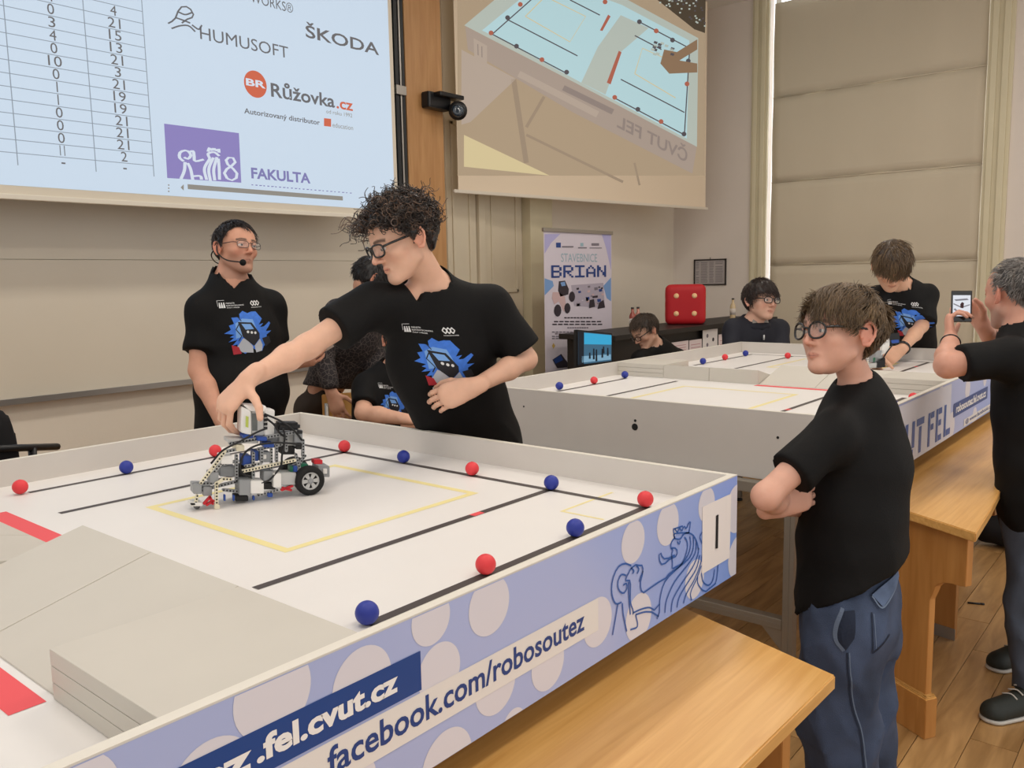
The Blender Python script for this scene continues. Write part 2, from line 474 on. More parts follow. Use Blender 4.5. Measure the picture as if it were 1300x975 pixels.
T1('logo_text', 'HUMUSOFT', (254, 49), (366, 75), 16, I_grey, 0.0)
T1('logo_text', '\u0160KODA', (388, 48), (481, 70), 20, I_dark, 0.015)
T1('logo_text', 'WORKS\u00ae', (318, 4), (372, 16), 13, I_grey)
T1('logo_text', 'R\u016f\u017eovka', (344, 122), (425, 138), 21, I_grey, 0.02)
T1('logo_text', '.cz', (427, 138), (448, 141), 10, I_red, 0.02)
T1('logo_text', 'Autorizovan\u00fd distributor', (310, 147), (406, 160), 9, I_grey, 0.015)
T1('logo_text', 'od roku 1992', (414, 144), (447, 149), 5, I_bar)
T1('logo_text', 'education', (422, 162), (448, 165), 6, I_bar)
T1('logo_text', 'FAKULTA', (319, 227), (394, 233), 14, I_violet, 0.03)
c = S1(324, 107); rr = abs(S1(324, 90)[2]-c[2])
flat('logo_disc', [(c[0]+rr*math.cos(t*math.pi/18), c[1], c[2]+rr*math.sin(t*math.pi/18)) for t in range(36)], I_red, s1)
T1('logo_text', 'BR', (312, 108), (337, 113), 9, I_white, 0.03, 3)
flat('logo_square', [S1(411, 150), S1(420, 151), S1(420, 161), S1(411, 160)], I_red, s1)
flat('logo_panel', [S1(208, 157), S1(303, 169), S1(306, 232), S1(212, 226)], I_purple, s1)
def quadmap(q):
    q = [np.array(p, float) for p in q]
    return lambda u, v: q[0]*(1-u)*(1-v)+q[1]*u*(1-v)+q[2]*u*v+q[3]*(1-u)*v
# the lion emblem of the panel, white strokes
LION = [[(0.04, 0.0), (0.10, 0.25), (0.12, 0.5)], [(0.22, 0.0), (0.2, 0.3), (0.16, 0.48)], [(0.10, 0.52), (0.04, 0.62), (0.06, 0.78), (0.16, 0.84), (0.22, 0.72), (0.17, 0.6), (0.11, 0.64)],
        [(0.2, 0.8), (0.26, 0.84), (0.27, 0.7), (0.28, 0.55), (0.42, 0.62)], [(0.22, 0.1), (0.34, 0.12), (0.36, 0.02)],
        [(0.44, 0.02), (0.42, 0.35), (0.52, 0.66)], [(0.5, 0.0), (0.49, 0.35), (0.58, 0.7)], [(0.57, 0.02), (0.57, 0.35), (0.64, 0.72)], [(0.65, 0.05), (0.66, 0.4), (0.66, 0.68)],
        [(0.52, 0.66), (0.5, 0.8), (0.6, 0.86), (0.68, 0.76)], [(0.5, 0.86), (0.53, 0.98), (0.57, 0.9), (0.6, 0.98), (0.64, 0.9), (0.68, 0.97), (0.68, 0.86)],
        [(0.78, 0.1), (0.74, 0.3), (0.84, 0.45), (0.94, 0.6), (0.9, 0.75), (0.8, 0.7), (0.8, 0.55), (0.9, 0.4), (0.96, 0.22), (0.88, 0.06), (0.78, 0.1)]]
qm = quadmap([S1(226, 227, 3), S1(305, 232, 3), S1(301, 190, 3), S1(223, 183, 3)])
strokes_on('emblem', LION, lambda u, v: qm(u, v), 0.05, I_white, s1, 14)
strokes_on('logo_bird', [[(0, .3), (.2, .5), (.35, .9), (.6, .95), (.75, .7), (.55, .55), (.4, .4)], [(.1, .15), (.35, .3), (.6, .35), (.8, .2)], [(.3, .75), (.5, .7), (.7, .8)], [(.2, .55), (.45, .5), (.65, .45)], [(.7, .4), (.9, .3), (1, .45)]],
           (lambda q: (lambda u, v: q(u, v)))(quadmap([S1(213, 41), S1(256, 50), S1(256, 10), S1(213, 4)])), 0.05, I_grey, s1, 12)
a, b = S1(238, 237), S1(435, 254)
flat('scroll_bar', [(a[0], a[1], a[2]+0.014), (b[0], a[1], a[2]+0.014), (b[0], a[1], a[2]-0.014), (a[0], a[1], a[2]-0.014)], I_bar, s1)
flat('scroll_arrow', [S1(229, 238), S1(233, 234), S1(233, 242)], I_bar, s1)
for k in range(26):
    p = S1(319+k*5.0, 234+k*0.42); flat('text_line', [p, p+(0.012+0.006*(k % 3), 0, 0), p+(0.012, 0, -0.006), p+(0, 0, -0.006)], I_violet, s1)
for k in range(3):
    p = S1(213, 234+k*4); flat('menu_dot', [p, p+(0.008, 0, 0), p+(0.008, 0, -0.008), p+(0, 0, -0.008)], I_bar, s1)

# ------------------------------------------------------------------ second screen, turned a little, live picture of a competition table
a8 = math.radians(8.0)
D2 = np.array([math.cos(a8), -math.sin(a8), 0]); N2 = np.array([-math.sin(a8), -math.cos(a8), 0])
P2 = np.array([3.60, 3.93, 0])
def S2(px, py, k=1): return HIT(px, py, P2, N2) + N2*0.0008*k
L2, R2 = HIT(582, 240, P2, N2), HIT(895.5, 265, P2, N2)
zb2 = 2.30
s2 = thing('projection_screen', 'tan projection screen in the corner showing a live camera view of a table', 'screen', (L2[0], L2[1], zb2))
def s2q(a, b, z0, z1, off=0.0): return [a+N2*off+np.array([0, 0, z0-a[2]]), b+N2*off+np.array([0, 0, z0-b[2]]), b+N2*off+np.array([0, 0, z1-b[2]]), a+N2*off+np.array([0, 0, z1-a[2]])]
M_s2b = mat('screen2_cloth', (206, 190, 168), 0.9, emit=(190, 166, 136), estr=0.16)
prism('cloth', s2q(L2, R2, zb2, 4.5), -N2*0.004, M_s2b, s2)
prism('bottom_bar', s2q(L2-D2*0.06, R2+D2*0.03, zb2-0.03, zb2), N2*0.02, mat('screen2_bar', (214, 204, 188), 0.5), s2, 0.004)
v2 = lambda x, y: (500+x/3.095, y/3.095)
def F2(nm, pts, m, k=1): return flat(nm, [S2(*v2(*p), k) for p in pts], m, s2)
E_bg = em('cam_floor', (204, 180, 150), 0.50); E_tab = em('cam_rim', (206, 216, 206), 0.55); E_field = em('cam_field', (192, 226, 232), 0.66)
E_ad = em('cam_side', (190, 172, 158), 0.56); E_yel = em('cam_yellow', (226, 208, 162), 0.66); E_drk = em('cam_dark', (116, 110, 116), 0.36)
E_red = em('cam_red', (206, 118, 96), 0.5); E_brn = em('cam_brown', (170, 138, 108), 0.48); E_txt = em('cam_text', (170, 154, 146), 0.5); E_leg = em('cam_leg', (182, 160, 136), 0.52)
E_lav = em('cam_lavender', (200, 182, 166), 0.58)
F2('cam_floor', [(250, -300), (1222, -300), (1222, 690), (250, 690)], E_bg, 1)
F2('cam_bench', [(275, 530), (612, 690), (275, 655)], E_yel, 2)
F2('cam_wall', [(265, 195), (480, 310), (300, 480), (265, 490)], E_lav, 2)
F2('cam_table_side', [(280, 103), (700, 320), (1190, 575), (1172, 682), (700, 440), (290, 195)], E_ad, 3)
F2('cam_table_rim', [(276, 100), (560, -140), (900, -10), (1195, 150), (1190, 577), (720, 330), (440, 185)], E_tab, 4)
F2('cam_field', [(345, 120), (600, -90), (895, 20), (1160, 160), (1150, 545), (735, 325), (440, 165)], E_field, 5)
F2('cam_bridge', [(735, 325), (800, 185), (890, 60), (1000, 110), (890, 205), (830, 372)], E_tab, 6)
F2('cam_red_strip', [(840, 58), (850, 65), (818, 122), (808, 120)], E_red, 7)
F2('cam_red_strip', [(882, 200), (893, 206), (850, 332), (835, 325)], E_red, 7)
for L in (((440, 75), (720, 220)), ((385, 135), (680, 290)), ((385, 135), (560, -20)), ((690, 0), (808, 60)), ((890, 312), (1140, 442)), ((865, 385), (1140, 530)), ((1140, 530), (1160, 200)), ((945, 140), (1050, 195)), ((960, 85), (1160, 190))):
    V, Fq = stroke2d(np.array(L, float), 4.5)
    mesh_obj('cam_line', [S2(*v2(*p), 7) for p in V], Fq, E_drk, s2)
for L in (((515, 65), (600, -20)), ((515, 65), (690, 165), (752, 65), (600, -10)), ((945, 290), (975, 190), (1110, 250)), ((945, 290), (1105, 385))):
    V, Fq = stroke2d(np.array(L, float), 3.5); mesh_obj('cam_yellow_line', [S2(*v2(*p), 7) for p in V], Fq, E_yel, s2)
for i, (x, y) in enumerate(((380, 130), (445, 70), (495, 18), (480, 182), (580, 235), (677, 284), (866, 383), (957, 430), (1048, 478), (1138, 527), (828, 8), (963, 86), (1029, 122), (1093, 158), (1150, 330), (1155, 240))):
    F2('cam_ball', circle2d(x, y, 9.5, 12), E_red if i % 2 == 0 else E_drk, 8)
F2('cam_arm', [(1045, 250), (1060, 195), (1110, 205), (1190, 155), (1190, 195), (1120, 238), (1190, 250), (1190, 285), (1080, 290)], E_brn, 9)
for k in range(14):
    x, y = 1008+random.random()*80, 160+random.random()*55
    F2('cam_robot_piece', [(x, y), (x+14, y+4), (x+10, y+13), (x-3, y+9)], E_drk if k % 2 else E_tab, 10)
F2('cam_audience', [(1010, -20), (1225, -20), (1222, 130), (1180, 115)], em('cam_shade', (120, 104, 84), 0.25), 2)
for k in range(40):
    x = 1040+random.random()*180; y = random.random()*(x-1010)*0.55-10
    F2('cam_speck', [(x, y), (x+7, y), (x+7, y+6), (x, y+6)], E_tab if k % 3 else E_drk, 3)
for L, wd in ((((470, 310), (520, 640)), 20), (((520, 500), (590, 380)), 12), (((520, 530), (900, 715)), 10), (((945, 640), (965, 728)), 8)):
    V, Fq = stroke2d(np.array(L, float), wd); mesh_obj('cam_leg', [S2(*v2(*p), 2) for p in V], Fq, E_leg, s2)
for L, wd in ((((490, 290), (800, 450)), 26), (((665, 345), (860, 440)), 22)):
    V, Fq = stroke2d(np.array(L, float), wd); mesh_obj('cam_strip', [S2(*v2(*p), 4) for p in V], Fq, E_lav if wd == 26 else E_txt, s2)
qc = quadmap([S2(*v2(1150, 640), 5), S2(*v2(875, 500), 5), S2(*v2(880, 435), 5), S2(*v2(1155, 575), 5)])
V, Fq = text_mesh('\u010cVUT FEL', 0.02); lo, hi = V.min(0), V.max(0); U = (V-lo)/(hi-lo)
mesh_obj('cam_text', [qc(*u) for u in U], Fq, E_txt, s2)
qc = quadmap([S2(*v2(315, 225), 5), S2(*v2(365, 250), 5), S2(*v2(365, 180), 5), S2(*v2(312, 150), 5)])
flat('cam_plate', [qc(0, 0), qc(1, 0), qc(1, 1), qc(0, 1)], E_lav, s2)
strokes_on('cam_text', [[(0.3, 0.2), (0.3, 0.8)], [(0.6, 0.2), (0.6, 0.8)]], lambda u, v: qc(u, v)+N2*0.001, 0.07, E_txt, s2)

# ptz camera on the wooden column
M_blk = mat('black_plastic', (24, 24, 26), 0.35)
pc = OY(560, 135, 3.86)
ptz = thing('wall_camera', 'black swivel camera bracketed to the wooden column', 'camera', (3.37, 3.95, 2.9))
z0 = OY(555, 125, 3.9)[2]
box('bracket', (3.16, 3.86, z0-0.09), (3.42, 3.95, z0+0.04), M_blk, ptz, 0.02)
box('arm', (3.22, 3.79, z0+0.0), (3.50, 3.90, z0+0.035), M_blk, ptz, 0.01)
cc = np.array([3.43, 3.80, z0-0.09])
lathe('head', [(0.02, -0.06), (0.06, -0.055), (0.075, -0.02), (0.075, 0.06), (0.05, 0.075)], M_blk, ptz, cc, cam_dir(0.05, -0.35, -1), 20)
lathe('lens', [(0.0, 0.0), (0.045, 0.0), (0.05, 0.012), (0.036, 0.02), (0.0, 0.016)], mat('lens_glass', (28, 44, 58), 0.08, coat=1), ptz, cc+cam_dir(0.05, -0.35, -1)*0.072, cam_dir(0.05, -0.35, -1), 20)
# ceiling lamps
M_lampbody = mat('lamp_body', (230, 230, 228), 0.5); M_diff = mat('lamp_diffuser', (250, 245, 235), 0.6, emit=(255, 246, 230), estr=2.5)
for k, (lx, ly) in enumerate(LAMPS):
    nm = ['nearest the whiteboard, left', 'nearest the whiteboard, middle', 'nearest the whiteboard, right'][k % 3] if k >= 3 else ['over the aisle, left', 'over the aisle, middle', 'over the aisle, right'][k % 3]
    t = thing('ceiling_lamp', 'white rectangular ceiling lamp %s' % nm, 'lamp', (lx, ly, CEIL), 'ceiling lamps')
    box('housing', (lx-0.8, ly-0.26, LAMP_Z), (lx+0.8, ly+0.26, LAMP_Z+0.06), M_lampbody, t, 0.005)
    box('diffuser', (lx-0.76, ly-0.22, LAMP_Z-0.012), (lx+0.76, ly+0.22, LAMP_Z), M_diff, t)
    for sx in (-0.5, 0.5): tube('rod', [(lx+sx, ly, LAMP_Z+0.06), (lx+sx, ly, CEIL)], 0.006, M_alu, t, 6)
# ================================================================== COMPETITION TABLES
ZF, RIM, BOT = 0.9957, 1.0682, 0.820
TY0, TY1, TH = -0.163, 1.573, 0.018
M_field = mat('field_white', (230, 226, 222), 0.45, var=0.015, vscale=3)
M_lam = mat('grey_laminate', (210, 204, 197), 0.5, var=0.02, vscale=5)
M_rim = mat('rim_edge', (222, 216, 204), 0.5)
M_block = mat('grey_board', (200, 194, 183), 0.55, var=0.02, vscale=6)
M_joint = mat('board_joint', (164, 158, 148), 0.6)
M_line = mat('black_tape', (74, 66, 64), 0.5); M_yel = mat('yellow_print', (236, 222, 158), 0.5)
M_redp = mat('red_print', (233, 84, 88), 0.5)
M_hole = mat('dark_hole', (30, 28, 27), 0.8)
M_prof = mat('aluminium_profile', (150, 142, 130), 0.4, 0.6)
# printed advertising front: blue-lavender paper, bluer to the right end (printed gradient)
def ad_paper(nm, x0, x1):
    m = bpy.data.materials.new(nm); m.use_nodes = True; nt = m.node_tree; b = nt.nodes['Principled BSDF']
    tc = nt.nodes.new('ShaderNodeTexCoord'); sp = nt.nodes.new('ShaderNodeSeparateXYZ'); mr = nt.nodes.new('ShaderNodeMapRange')
    nt.links.new(tc.outputs['Object'], sp.inputs[0]); nt.links.new(sp.outputs[0], mr.inputs['Value'])
    mr.inputs['From Min'].default_value = x0; mr.inputs['From Max'].default_value = x1
    ns = nt.nodes.new('ShaderNodeTexNoise'); ns.inputs['Scale'].default_value = 2.5; ns.inputs['Detail'].default_value = 1
    nt.links.new(tc.outputs['Object'], ns.inputs['Vector'])
    ad = nt.nodes.new('ShaderNodeMath'); ad.operation = 'MULTIPLY_ADD'; ad.inputs[1].default_value = 0.5; ad.inputs[2].default_value = -0.25
    nt.links.new(ns.outputs['Fac'], ad.inputs[0])
    sm = nt.nodes.new('ShaderNodeMath'); nt.links.new(mr.outputs[0], sm.inputs[0]); nt.links.new(ad.outputs[0], sm.inputs[1])
    cr = nt.nodes.new('ShaderNodeValToRGB'); e = cr.color_ramp.elements
    e[0].position = 0.0; e[0].color = (*lin((166, 177, 218)), 1)
    e[1].position = 1.0; e[1].color = (*lin((130, 160, 228)), 1)
    k = e.new(0.55); k.color = (*lin((172, 183, 224)), 1)
    nt.links.new(sm.outputs[0], cr.inputs[0]); nt.links.new(cr.outputs[0], b.inputs['Base Color'])
    b.inputs['Roughness'].default_value = 0.4
    return m
M_circ = mat('pale_circle', (216, 213, 221), 0.4); M_strip = mat('strip_white', (226, 222, 218), 0.4)
M_navy = mat('navy_ink', (28, 62, 128), 0.4); M_blueink = mat('strip_blue', (24, 66, 134), 0.4); M_wink = mat('white_ink', (236, 234, 232), 0.4)
M_lion = mat('lion_ink', (44, 92, 168), 0.4); M_tblue = mat('letter_blue', (34, 84, 160), 0.4)

def line_poly(P, wd):
    V, F = stroke2d(np.asarray(P, float), wd); return V, F
def tape(nm, P, wd, m, parent, z):
    """each straight run of tape is a thin strip on the field, runs overlap at corners"""
    VV, FF = [], []
    P = [np.asarray(p, float) for p in P]
    for a, b in zip(P[:-1], P[1:]):
        d = (b-a)/np.linalg.norm(b-a)*wd/2; n = np.array([-d[1], d[0]]); k = len(VV)
        for q in (a-d-n, b-d-n, b-d+n, a-d+n) if len(P) > 2 else (a-d-n, b+d-n, b+d+n, a-d+n): VV.append((q[0], q[1], z))
        FF.append((k, k+1, k+2, k+3))
    return mesh_obj(nm, VV, FF, m, parent)

def make_table(x0, x1, xs, label, half_a, half_b, legs):
    """x0..x1 outer length, xs = left edge of the ramp blocks"""
    t = thing('competition_table', label, 'table', ((x0+x1)/2, (TY0+TY1)/2, 0), 'robot competition tables')
    box('field_panel', (x0+TH, TY0+TH, ZF-0.02), (x1-TH, TY1-TH, ZF), M_field, t)
    fr = box('front_panel', (x0, TY0, BOT), (x1, TY0+TH, RIM), M_lam, t, 0.001)
    box('back_panel', (x0, TY1-TH, BOT), (x1, TY1, RIM), M_lam, t, 0.001)
    lp = box('side_panel', (x0, TY0+TH, BOT), (x0+TH, TY1-TH, RIM), M_lam, t, 0.001)
    box('side_panel', (x1-TH, TY0+TH, BOT), (x1, TY1-TH, RIM), M_lam, t, 0.001)
    for a, b in (((x0, TY0), (x1, TY0+TH)), ((x0, TY1-TH), (x1, TY1)), ((x0, TY0+TH), (x0+TH, TY1-TH)), ((x1-TH, TY0+TH), (x1, TY1-TH))):
        box('edge_band', (a[0], a[1], RIM), (b[0], b[1], RIM+0.001), M_rim, t)
    box('end_band', (x1, TY0, BOT), (x1+0.001, TY0+TH, RIM), M_rim, t)
    z = ZF+0.0006
    for h in (half_a, half_b):
        if not h: continue
        cx, dr = h          # ball-corner X and direction towards the middle
        X = lambda u: cx+dr*u
        tape('black_line', [(X(0.86), 0.0), (X(0), 0.0), (X(0), 1.424), (X(0.86), 1.424), (X(0.8602), 1.424)], 0.021, M_line, t, z)
        tape('black_line', [(X(0.012), 0.291), (X(0.878), 0.291)], 0.021, M_line, t, z)
        tape('black_line', [(X(0.012), 1.132), (X(0.878), 1.132)], 0.021, M_line, t, z)
        tape('yellow_square', [(X(0.145), 0.43), (X(0.145), 1.0), (X(0.722), 1.0), (X(0.722), 0.43), (X(0.145), 0.43)], 0.021, M_yel, t, z-0.0002)
        tape('yellow_corner', [(X(-0.07), 0.142), (X(0.146), 0.142), (X(0.146), 0.019)], 0.008, M_yel, t, z-0.0002)
        tape('red_mark', [(X(0.276), 0.291), (X(0.292), 0.291)], 0.019, M_redp, t, z+0.0003)
    # middle structure: stacked blocks at both sides, ramps between them
    H = RIM-ZF
    for ya, yb in ((TY0+TH, 0.150), (1.262, TY1-TH)):
        for k in range(3):
            box('stacked_board', (xs, ya, ZF+k*H/3+0.0006), (xs+0.289, yb, ZF+(k+1)*H/3-0.0004), M_block, t, 0.0012)
    for ya, yb, up in ((0.1515, 0.4345, 1), (0.436, 0.718, 1), (0.7195, 0.989, -1), (0.9905, 1.2605, -1)):
        xa, xb = (xs+0.004, xs+0.289) if up > 0 else (xs+0.285, xs)
        prism('ramp', [(xa, ya, ZF), (xb, ya, ZF), (xb, ya, RIM), (xa, ya, ZF+0.002)], (0, yb-ya, 0), M_block, t, 0.0008)
    for xa, ya, yb in ((xs-0.056, 0.150, 0.720), (xs+0.284, 0.700, 1.262)):
        mesh_obj('red_strip', [(xa, ya, z), (xa+0.047, ya, z), (xa+0.047, yb, z), (xa, yb, z)], [(0, 1, 2, 3)], M_redp, t)
    # aluminium profile frame under the box
    for lx in legs:
        for ly in (0.035, 1.40):
            bm = bmesh.new(); bm_box(bm, (lx, ly, 0.02), (lx+0.04, ly+0.04, BOT), 0.003); bm_box(bm, (lx-0.002, ly+0.017, 0.06), (lx+0.042, ly+0.023, BOT-0.02))
            leg = bm_obj('leg', bm, M_prof, t)
            lathe('foot', [(0.028, 0.0), (0.028, 0.012), (0.012, 0.02)], M_blk, leg, (lx+0.02, ly+0.02, 0), (0, 0, 1), 12)
        bm = bmesh.new()
        bm_box(bm, (lx, 0.075, 0.30), (lx+0.04, 1.40, 0.34), 0.003); bm_box(bm, (lx-0.002, 0.08, 0.317), (lx+0.042, 1.39, 0.323))
        bm_box(bm, (lx, 0.075, BOT-0.04), (lx+0.04, 1.40, BOT), 0.003)
        bm_obj('cross_rail', bm, M_prof, t)
        prism('gusset', [(lx+0.005, 0.075, 0.30), (lx+0.005, 0.15, 0.30), (lx+0.005, 0.075, 0.22)], (0.03, 0, 0), M_prof, t)
    bm = bmesh.new()
    for yy in (0.035, 1.40): bm_box(bm, (legs[0]+0.04, yy, BOT-0.04), (legs[1], yy+0.04, BOT), 0.003)
    bm_obj('long_rail', bm, M_prof, t)
    return t, fr, lp
T1t, ad1, _ = make_table(-2.47, 0.155, -1.294, 'near competition table with a white field and blue printed front numbered 1', (0.0, -1), (-2.314, 1), (-2.25, 0.02-0.12))
T2t, ad2, side2 = make_table(1.105, 3.95, 2.30, 'far competition table standing beyond the first one', (1.33, 1), (3.81, -1), (1.05, 3.6))
# screw holes on the grey end of the far table
for (px, py, r) in ((665, 516, 0.004), (806.5, 534, 0.0055), (806, 542, 0.014), (987.5, 555.5, 0.005)):
    p = OX(px, py, 1.105)
    lathe('screw_hole', [(r, 0.0), (r, 0.0012)], M_hole, side2, p, (-1, 0, 0), 14, False)

AY = TY0
def Apt(x, z, k): return (x, AY-0.0005*k, z)
def ad_poly(nm, P, m, par, x0, x1, k):
    P = clip_poly(P, (x0, BOT+0.001), (x1, RIM-0.003))
    if P: flat(nm, [Apt(x, z, k) for x, z in P], m, par)
def ad_front(par, x0, x1, circles, m):
    mesh_obj('printed_sheet', [Apt(x0, BOT, 1), Apt(x1, BOT, 1), Apt(x1, RIM-0.002, 1), Apt(x0, RIM-0.002, 1)], [(0, 1, 2, 3)], m, par)
    for (x, z, r) in circles: ad_poly('pale_disc', circle2d(x, z, r), M_circ, par, x0, x1, 2)
circ1 = [(-0.755, 1.031, .049), (-0.321, 1.024, .0436), (-0.182, 1.027, .046), (-1.158, 1.046, .056), (-1.018, 1.005, .052), (-1.245, 0.972, .055), (0.155, 0.985, .060),
         (-0.871, 0.965, .045), (-0.744, 0.893, .05), (-0.604, 0.875, .047), (-0.448, 0.90, .048), (-0.86, 0.812, .055), (-0.70, 0.803, .03), (-0.885, 1.052, .04), (0.165, 0.86, .055),
         (-0.30, 0.86, .05), (-1.4, 1.03, .05), (-1.06, 0.86, .06), (-1.5, 0.90, .06), (-1.7, 1.0, .05), (-1.9, 0.9, .05), (-2.1, 1.02, .05), (-2.3, 0.9, .05), (-0.06, 0.87, .045), (-0.005, 1.03, .04)]
ad_front(ad1, -2.47, 0.1545, circ1, ad_paper('ad_paper_near', -1.3, 0.15))
flat('blue_strip', [Apt(-1.66, .952, 3), Apt(-.9095, .952, 3), Apt(-.9095, 1.012, 3), Apt(-1.66, 1.012, 3)], M_blueink, ad1)
flat('white_strip', [Apt(-1.52, .884, 3), Apt(-.4475, .884, 3), Apt(-.4475, .948, 3), Apt(-1.52, .948, 3)], M_strip, ad1)
def ad_text(nm, s, xa, xb, zbase, ztop, m, par, bold, k=4):
    return text_on(nm, s, Apt(xa, zbase, k), (xb-xa, 0, 0), (0, 0, ztop-zbase), m, par, bold)
# the strip texts, split where the baselines and ascenders are known
ad_text('web_text', 'robosoutez', -1.545, -1.1935, 0.967, 1.001, M_wink, ad1, 0.04)
ad_text('web_text', '.fel.cvut.cz', -1.187, -0.9555, 0.968, 1.0015, M_wink, ad1, 0.04)
ad_text('web_text', 'www', -1.215, -1.112, 0.9065, 0.926, M_navy, ad1, 0.03)
ad_text('web_text', '.', -1.103, -1.096, 0.9065, 0.9125, M_navy, ad1, 0.03)
ad_text('web_text', 'facebook.com/robosoutez', -1.083, -0.4935, 0.900, 0.9405, M_navy, ad1, 0.018)
# stencil letters further left
for i, ch in enumerate('\u010cVUT FEL'):
    if ch != ' ': ad_text('stencil_letter', ch, -2.38+i*0.11, -2.30+i*0.11, 0.87, 1.01 if i else 1.035, M_tblue, ad1, 0.02)
# heraldic lion line drawing, traced on the panel (u, v in zoomed picture units)
lz = lambda x, y: OY(700+x/4.431, 560+y/4.431, AY)
LION1 = [[(735, 478), (690, 492), (683, 500), (690, 545)], [(690, 492), (706, 512), (716, 488), (730, 505), (742, 478), (755, 492), (768, 462), (779, 457), (770, 515)], [(690, 548), (690, 520), (772, 514)],
  [(690, 545), (672, 565), (668, 600), (680, 612), (672, 640), (678, 690), (676, 715), (700, 705), (728, 690)], [(690, 548), (720, 550), (745, 520), (785, 522), (812, 560), (825, 610)],
  [(705, 565), (715, 578), (722, 560)], [(672, 600), (695, 602), (706, 622), (698, 645), (680, 655), (655, 668), (625, 695), (607, 680), (602, 640), (615, 630), (622, 658), (650, 660), (690, 640)],
  [(728, 690), (745, 660), (762, 600), (758, 560), (745, 540)], [(640, 770), (660, 745), (720, 700), (765, 640), (780, 580), (775, 535)], [(605, 960), (608, 880), (635, 790), (700, 720), (770, 660), (795, 600), (795, 540)],
  [(635, 965), (645, 890), (690, 790), (760, 700), (805, 630), (812, 565)], [(670, 960), (680, 890), (730, 800), (790, 710), (820, 640), (825, 600)], [(700, 955), (715, 880), (760, 800), (810, 720), (832, 640)],
  [(735, 930), (755, 860), (800, 780), (832, 700), (845, 640)], [(785, 895), (780, 850), (815, 770), (840, 700)],
  [(640, 770), (580, 805), (515, 852), (500, 830), (498, 790), (512, 730), (505, 698), (490, 700), (470, 695), (440, 720), (432, 740)], [(512, 730), (500, 760), (490, 790)], [(475, 700), (488, 720), (478, 745)], [(445, 712), (460, 730), (452, 745)],
  [(432, 740), (420, 760), (415, 785), (440, 790), (440, 900), (455, 950), (455, 975)], [(445, 700), (410, 688), (370, 710), (340, 780), (335, 850), (348, 900), (365, 915), (390, 905)], [(415, 755), (390, 750), (370, 790), (375, 835), (400, 855), (420, 830), (418, 800), (400, 810)],
  [(370, 915), (360, 975)], [(395, 910), (400, 975)], [(430, 790), (432, 860), (440, 975)], [(455, 965), (500, 945), (545, 935), (575, 950)], [(575, 950), (605, 915)], [(470, 975), (520, 960), (560, 960)],
  [(820, 760), (820, 800), (850, 840), (890, 840), (920, 800), (930, 740), (935, 690)], [(840, 740), (850, 790), (880, 810), (905, 780), (915, 720)], [(845, 510), (832, 540), (845, 575)]]
LION1 += [[(360, 975), (340, 1090)], [(400, 975), (420, 1070)], [(470, 975), (480, 1040), (440, 1060)], [(560, 960), (600, 985)], [(605, 960), (590, 1000)]]
def lion_map(x, y): p = lz(x, y); return (p[0], p[2])
lines = []
for L in LION1:
    L = spline(np.array(L, float), 16) if len(L) > 2 else np.array(L, float)
    Q = [lion_map(*q) for q in L]; Q = [q for q in Q if q[1] > BOT+0.004]
    if len(Q) > 1: lines.append(Q)
strokes_on('lion_emblem', lines, lambda u, v: Apt(u, v, 4), 0.0036, M_lion, ad1)

# far table front
circ2 = [(1.45, 1.0, .05), (1.9, .90, .05), (2.12, 1.02, .05), (2.33, .87, .06), (2.62, 1.0, .05), (2.8, .84, .05), (3.2, 1.0, .06), (3.5, .9, .06), (1.25, .93, .05), (3.0, 1.01, .04), (3.75, 1.0, .05)]
M_ad2 = ad_paper('ad_paper_far', 1.4, 3.6)
ad_front(ad2, 1.1055, 3.9495, circ2, M_ad2)
ad_poly('pale_band', [(1.11, .82), (2.3, .82), (2.3, 1.06), (1.11, 1.06)], mat('band_pale', (212, 214, 226), 0.4), ad2, 1.11, 3.94, 3)
flat('blue_strip', [Apt(2.353, .900, 4), Apt(3.073, .900, 4), Apt(3.073, .962, 4), Apt(2.353, .962, 4)], M_blueink, ad2)
flat('white_strip', [Apt(2.57, .828, 4), Apt(3.62, .828, 4), Apt(3.62, .861, 4), Apt(2.57, .861, 4)], M_strip, ad2)
ad_text('web_text', 'robosoutez.fel.cvut.cz', 2.40, 3.03, .914, .952, M_wink, ad2, 0.03, 5)
ad_text('web_text', '@ www.facebook.com/robosoutez', 2.60, 3.58, .832, .858, M_navy, ad2, 0.02, 5)
def seg(nm, x0, z0, x1, z1): flat(nm, [Apt(x0, z0, 5), Apt(x1, z0, 5), Apt(x1, z1, 5), Apt(x0, z1, 5)], M_tblue, ad2)
za, zc = .838, .977
# stencil letters C V U T  F E L as bars (cut like stencils)
for nm, rects in {'letter_c': [(1.27, za+.03, 1.30, zc-.03), (1.285, za, 1.36, za+.026), (1.285, zc-.026, 1.36, zc), (1.30, zc+.012, 1.335, zc+.026)],
                  'letter_u': [(1.598, za+.035, 1.636, zc), (1.69, za+.035, 1.728, zc), (1.615, za, 1.66, za+.03), (1.667, za, 1.71, za+.03)],
                  'letter_t': [(1.752, zc-.028, 1.862, zc), (1.79, za, 1.826, zc-.034)],
                  'letter_f': [(1.925, za, 1.958, zc), (1.966, zc-.026, 2.02, zc), (1.966, zc-.075, 2.01, zc-.05)],
                  'letter_e': [(2.05, za, 2.083, zc), (2.091, zc-.026, 2.145, zc), (2.091, zc-.075, 2.135, zc-.05), (2.091, za, 2.145, za+.025)],
                  'letter_l': [(2.185, za, 2.22, zc), (2.228, za, 2.30, za+.028)]}.items():
    for r in rects: seg('stencil_' + nm, r[0], r[1], r[2], r[3])
flat('stencil_letter_v', [Apt(1.39, zc, 5), Apt(1.425, zc, 5), Apt(1.475, za+.01, 5), Apt(1.46, za, 5)], M_tblue, ad2)
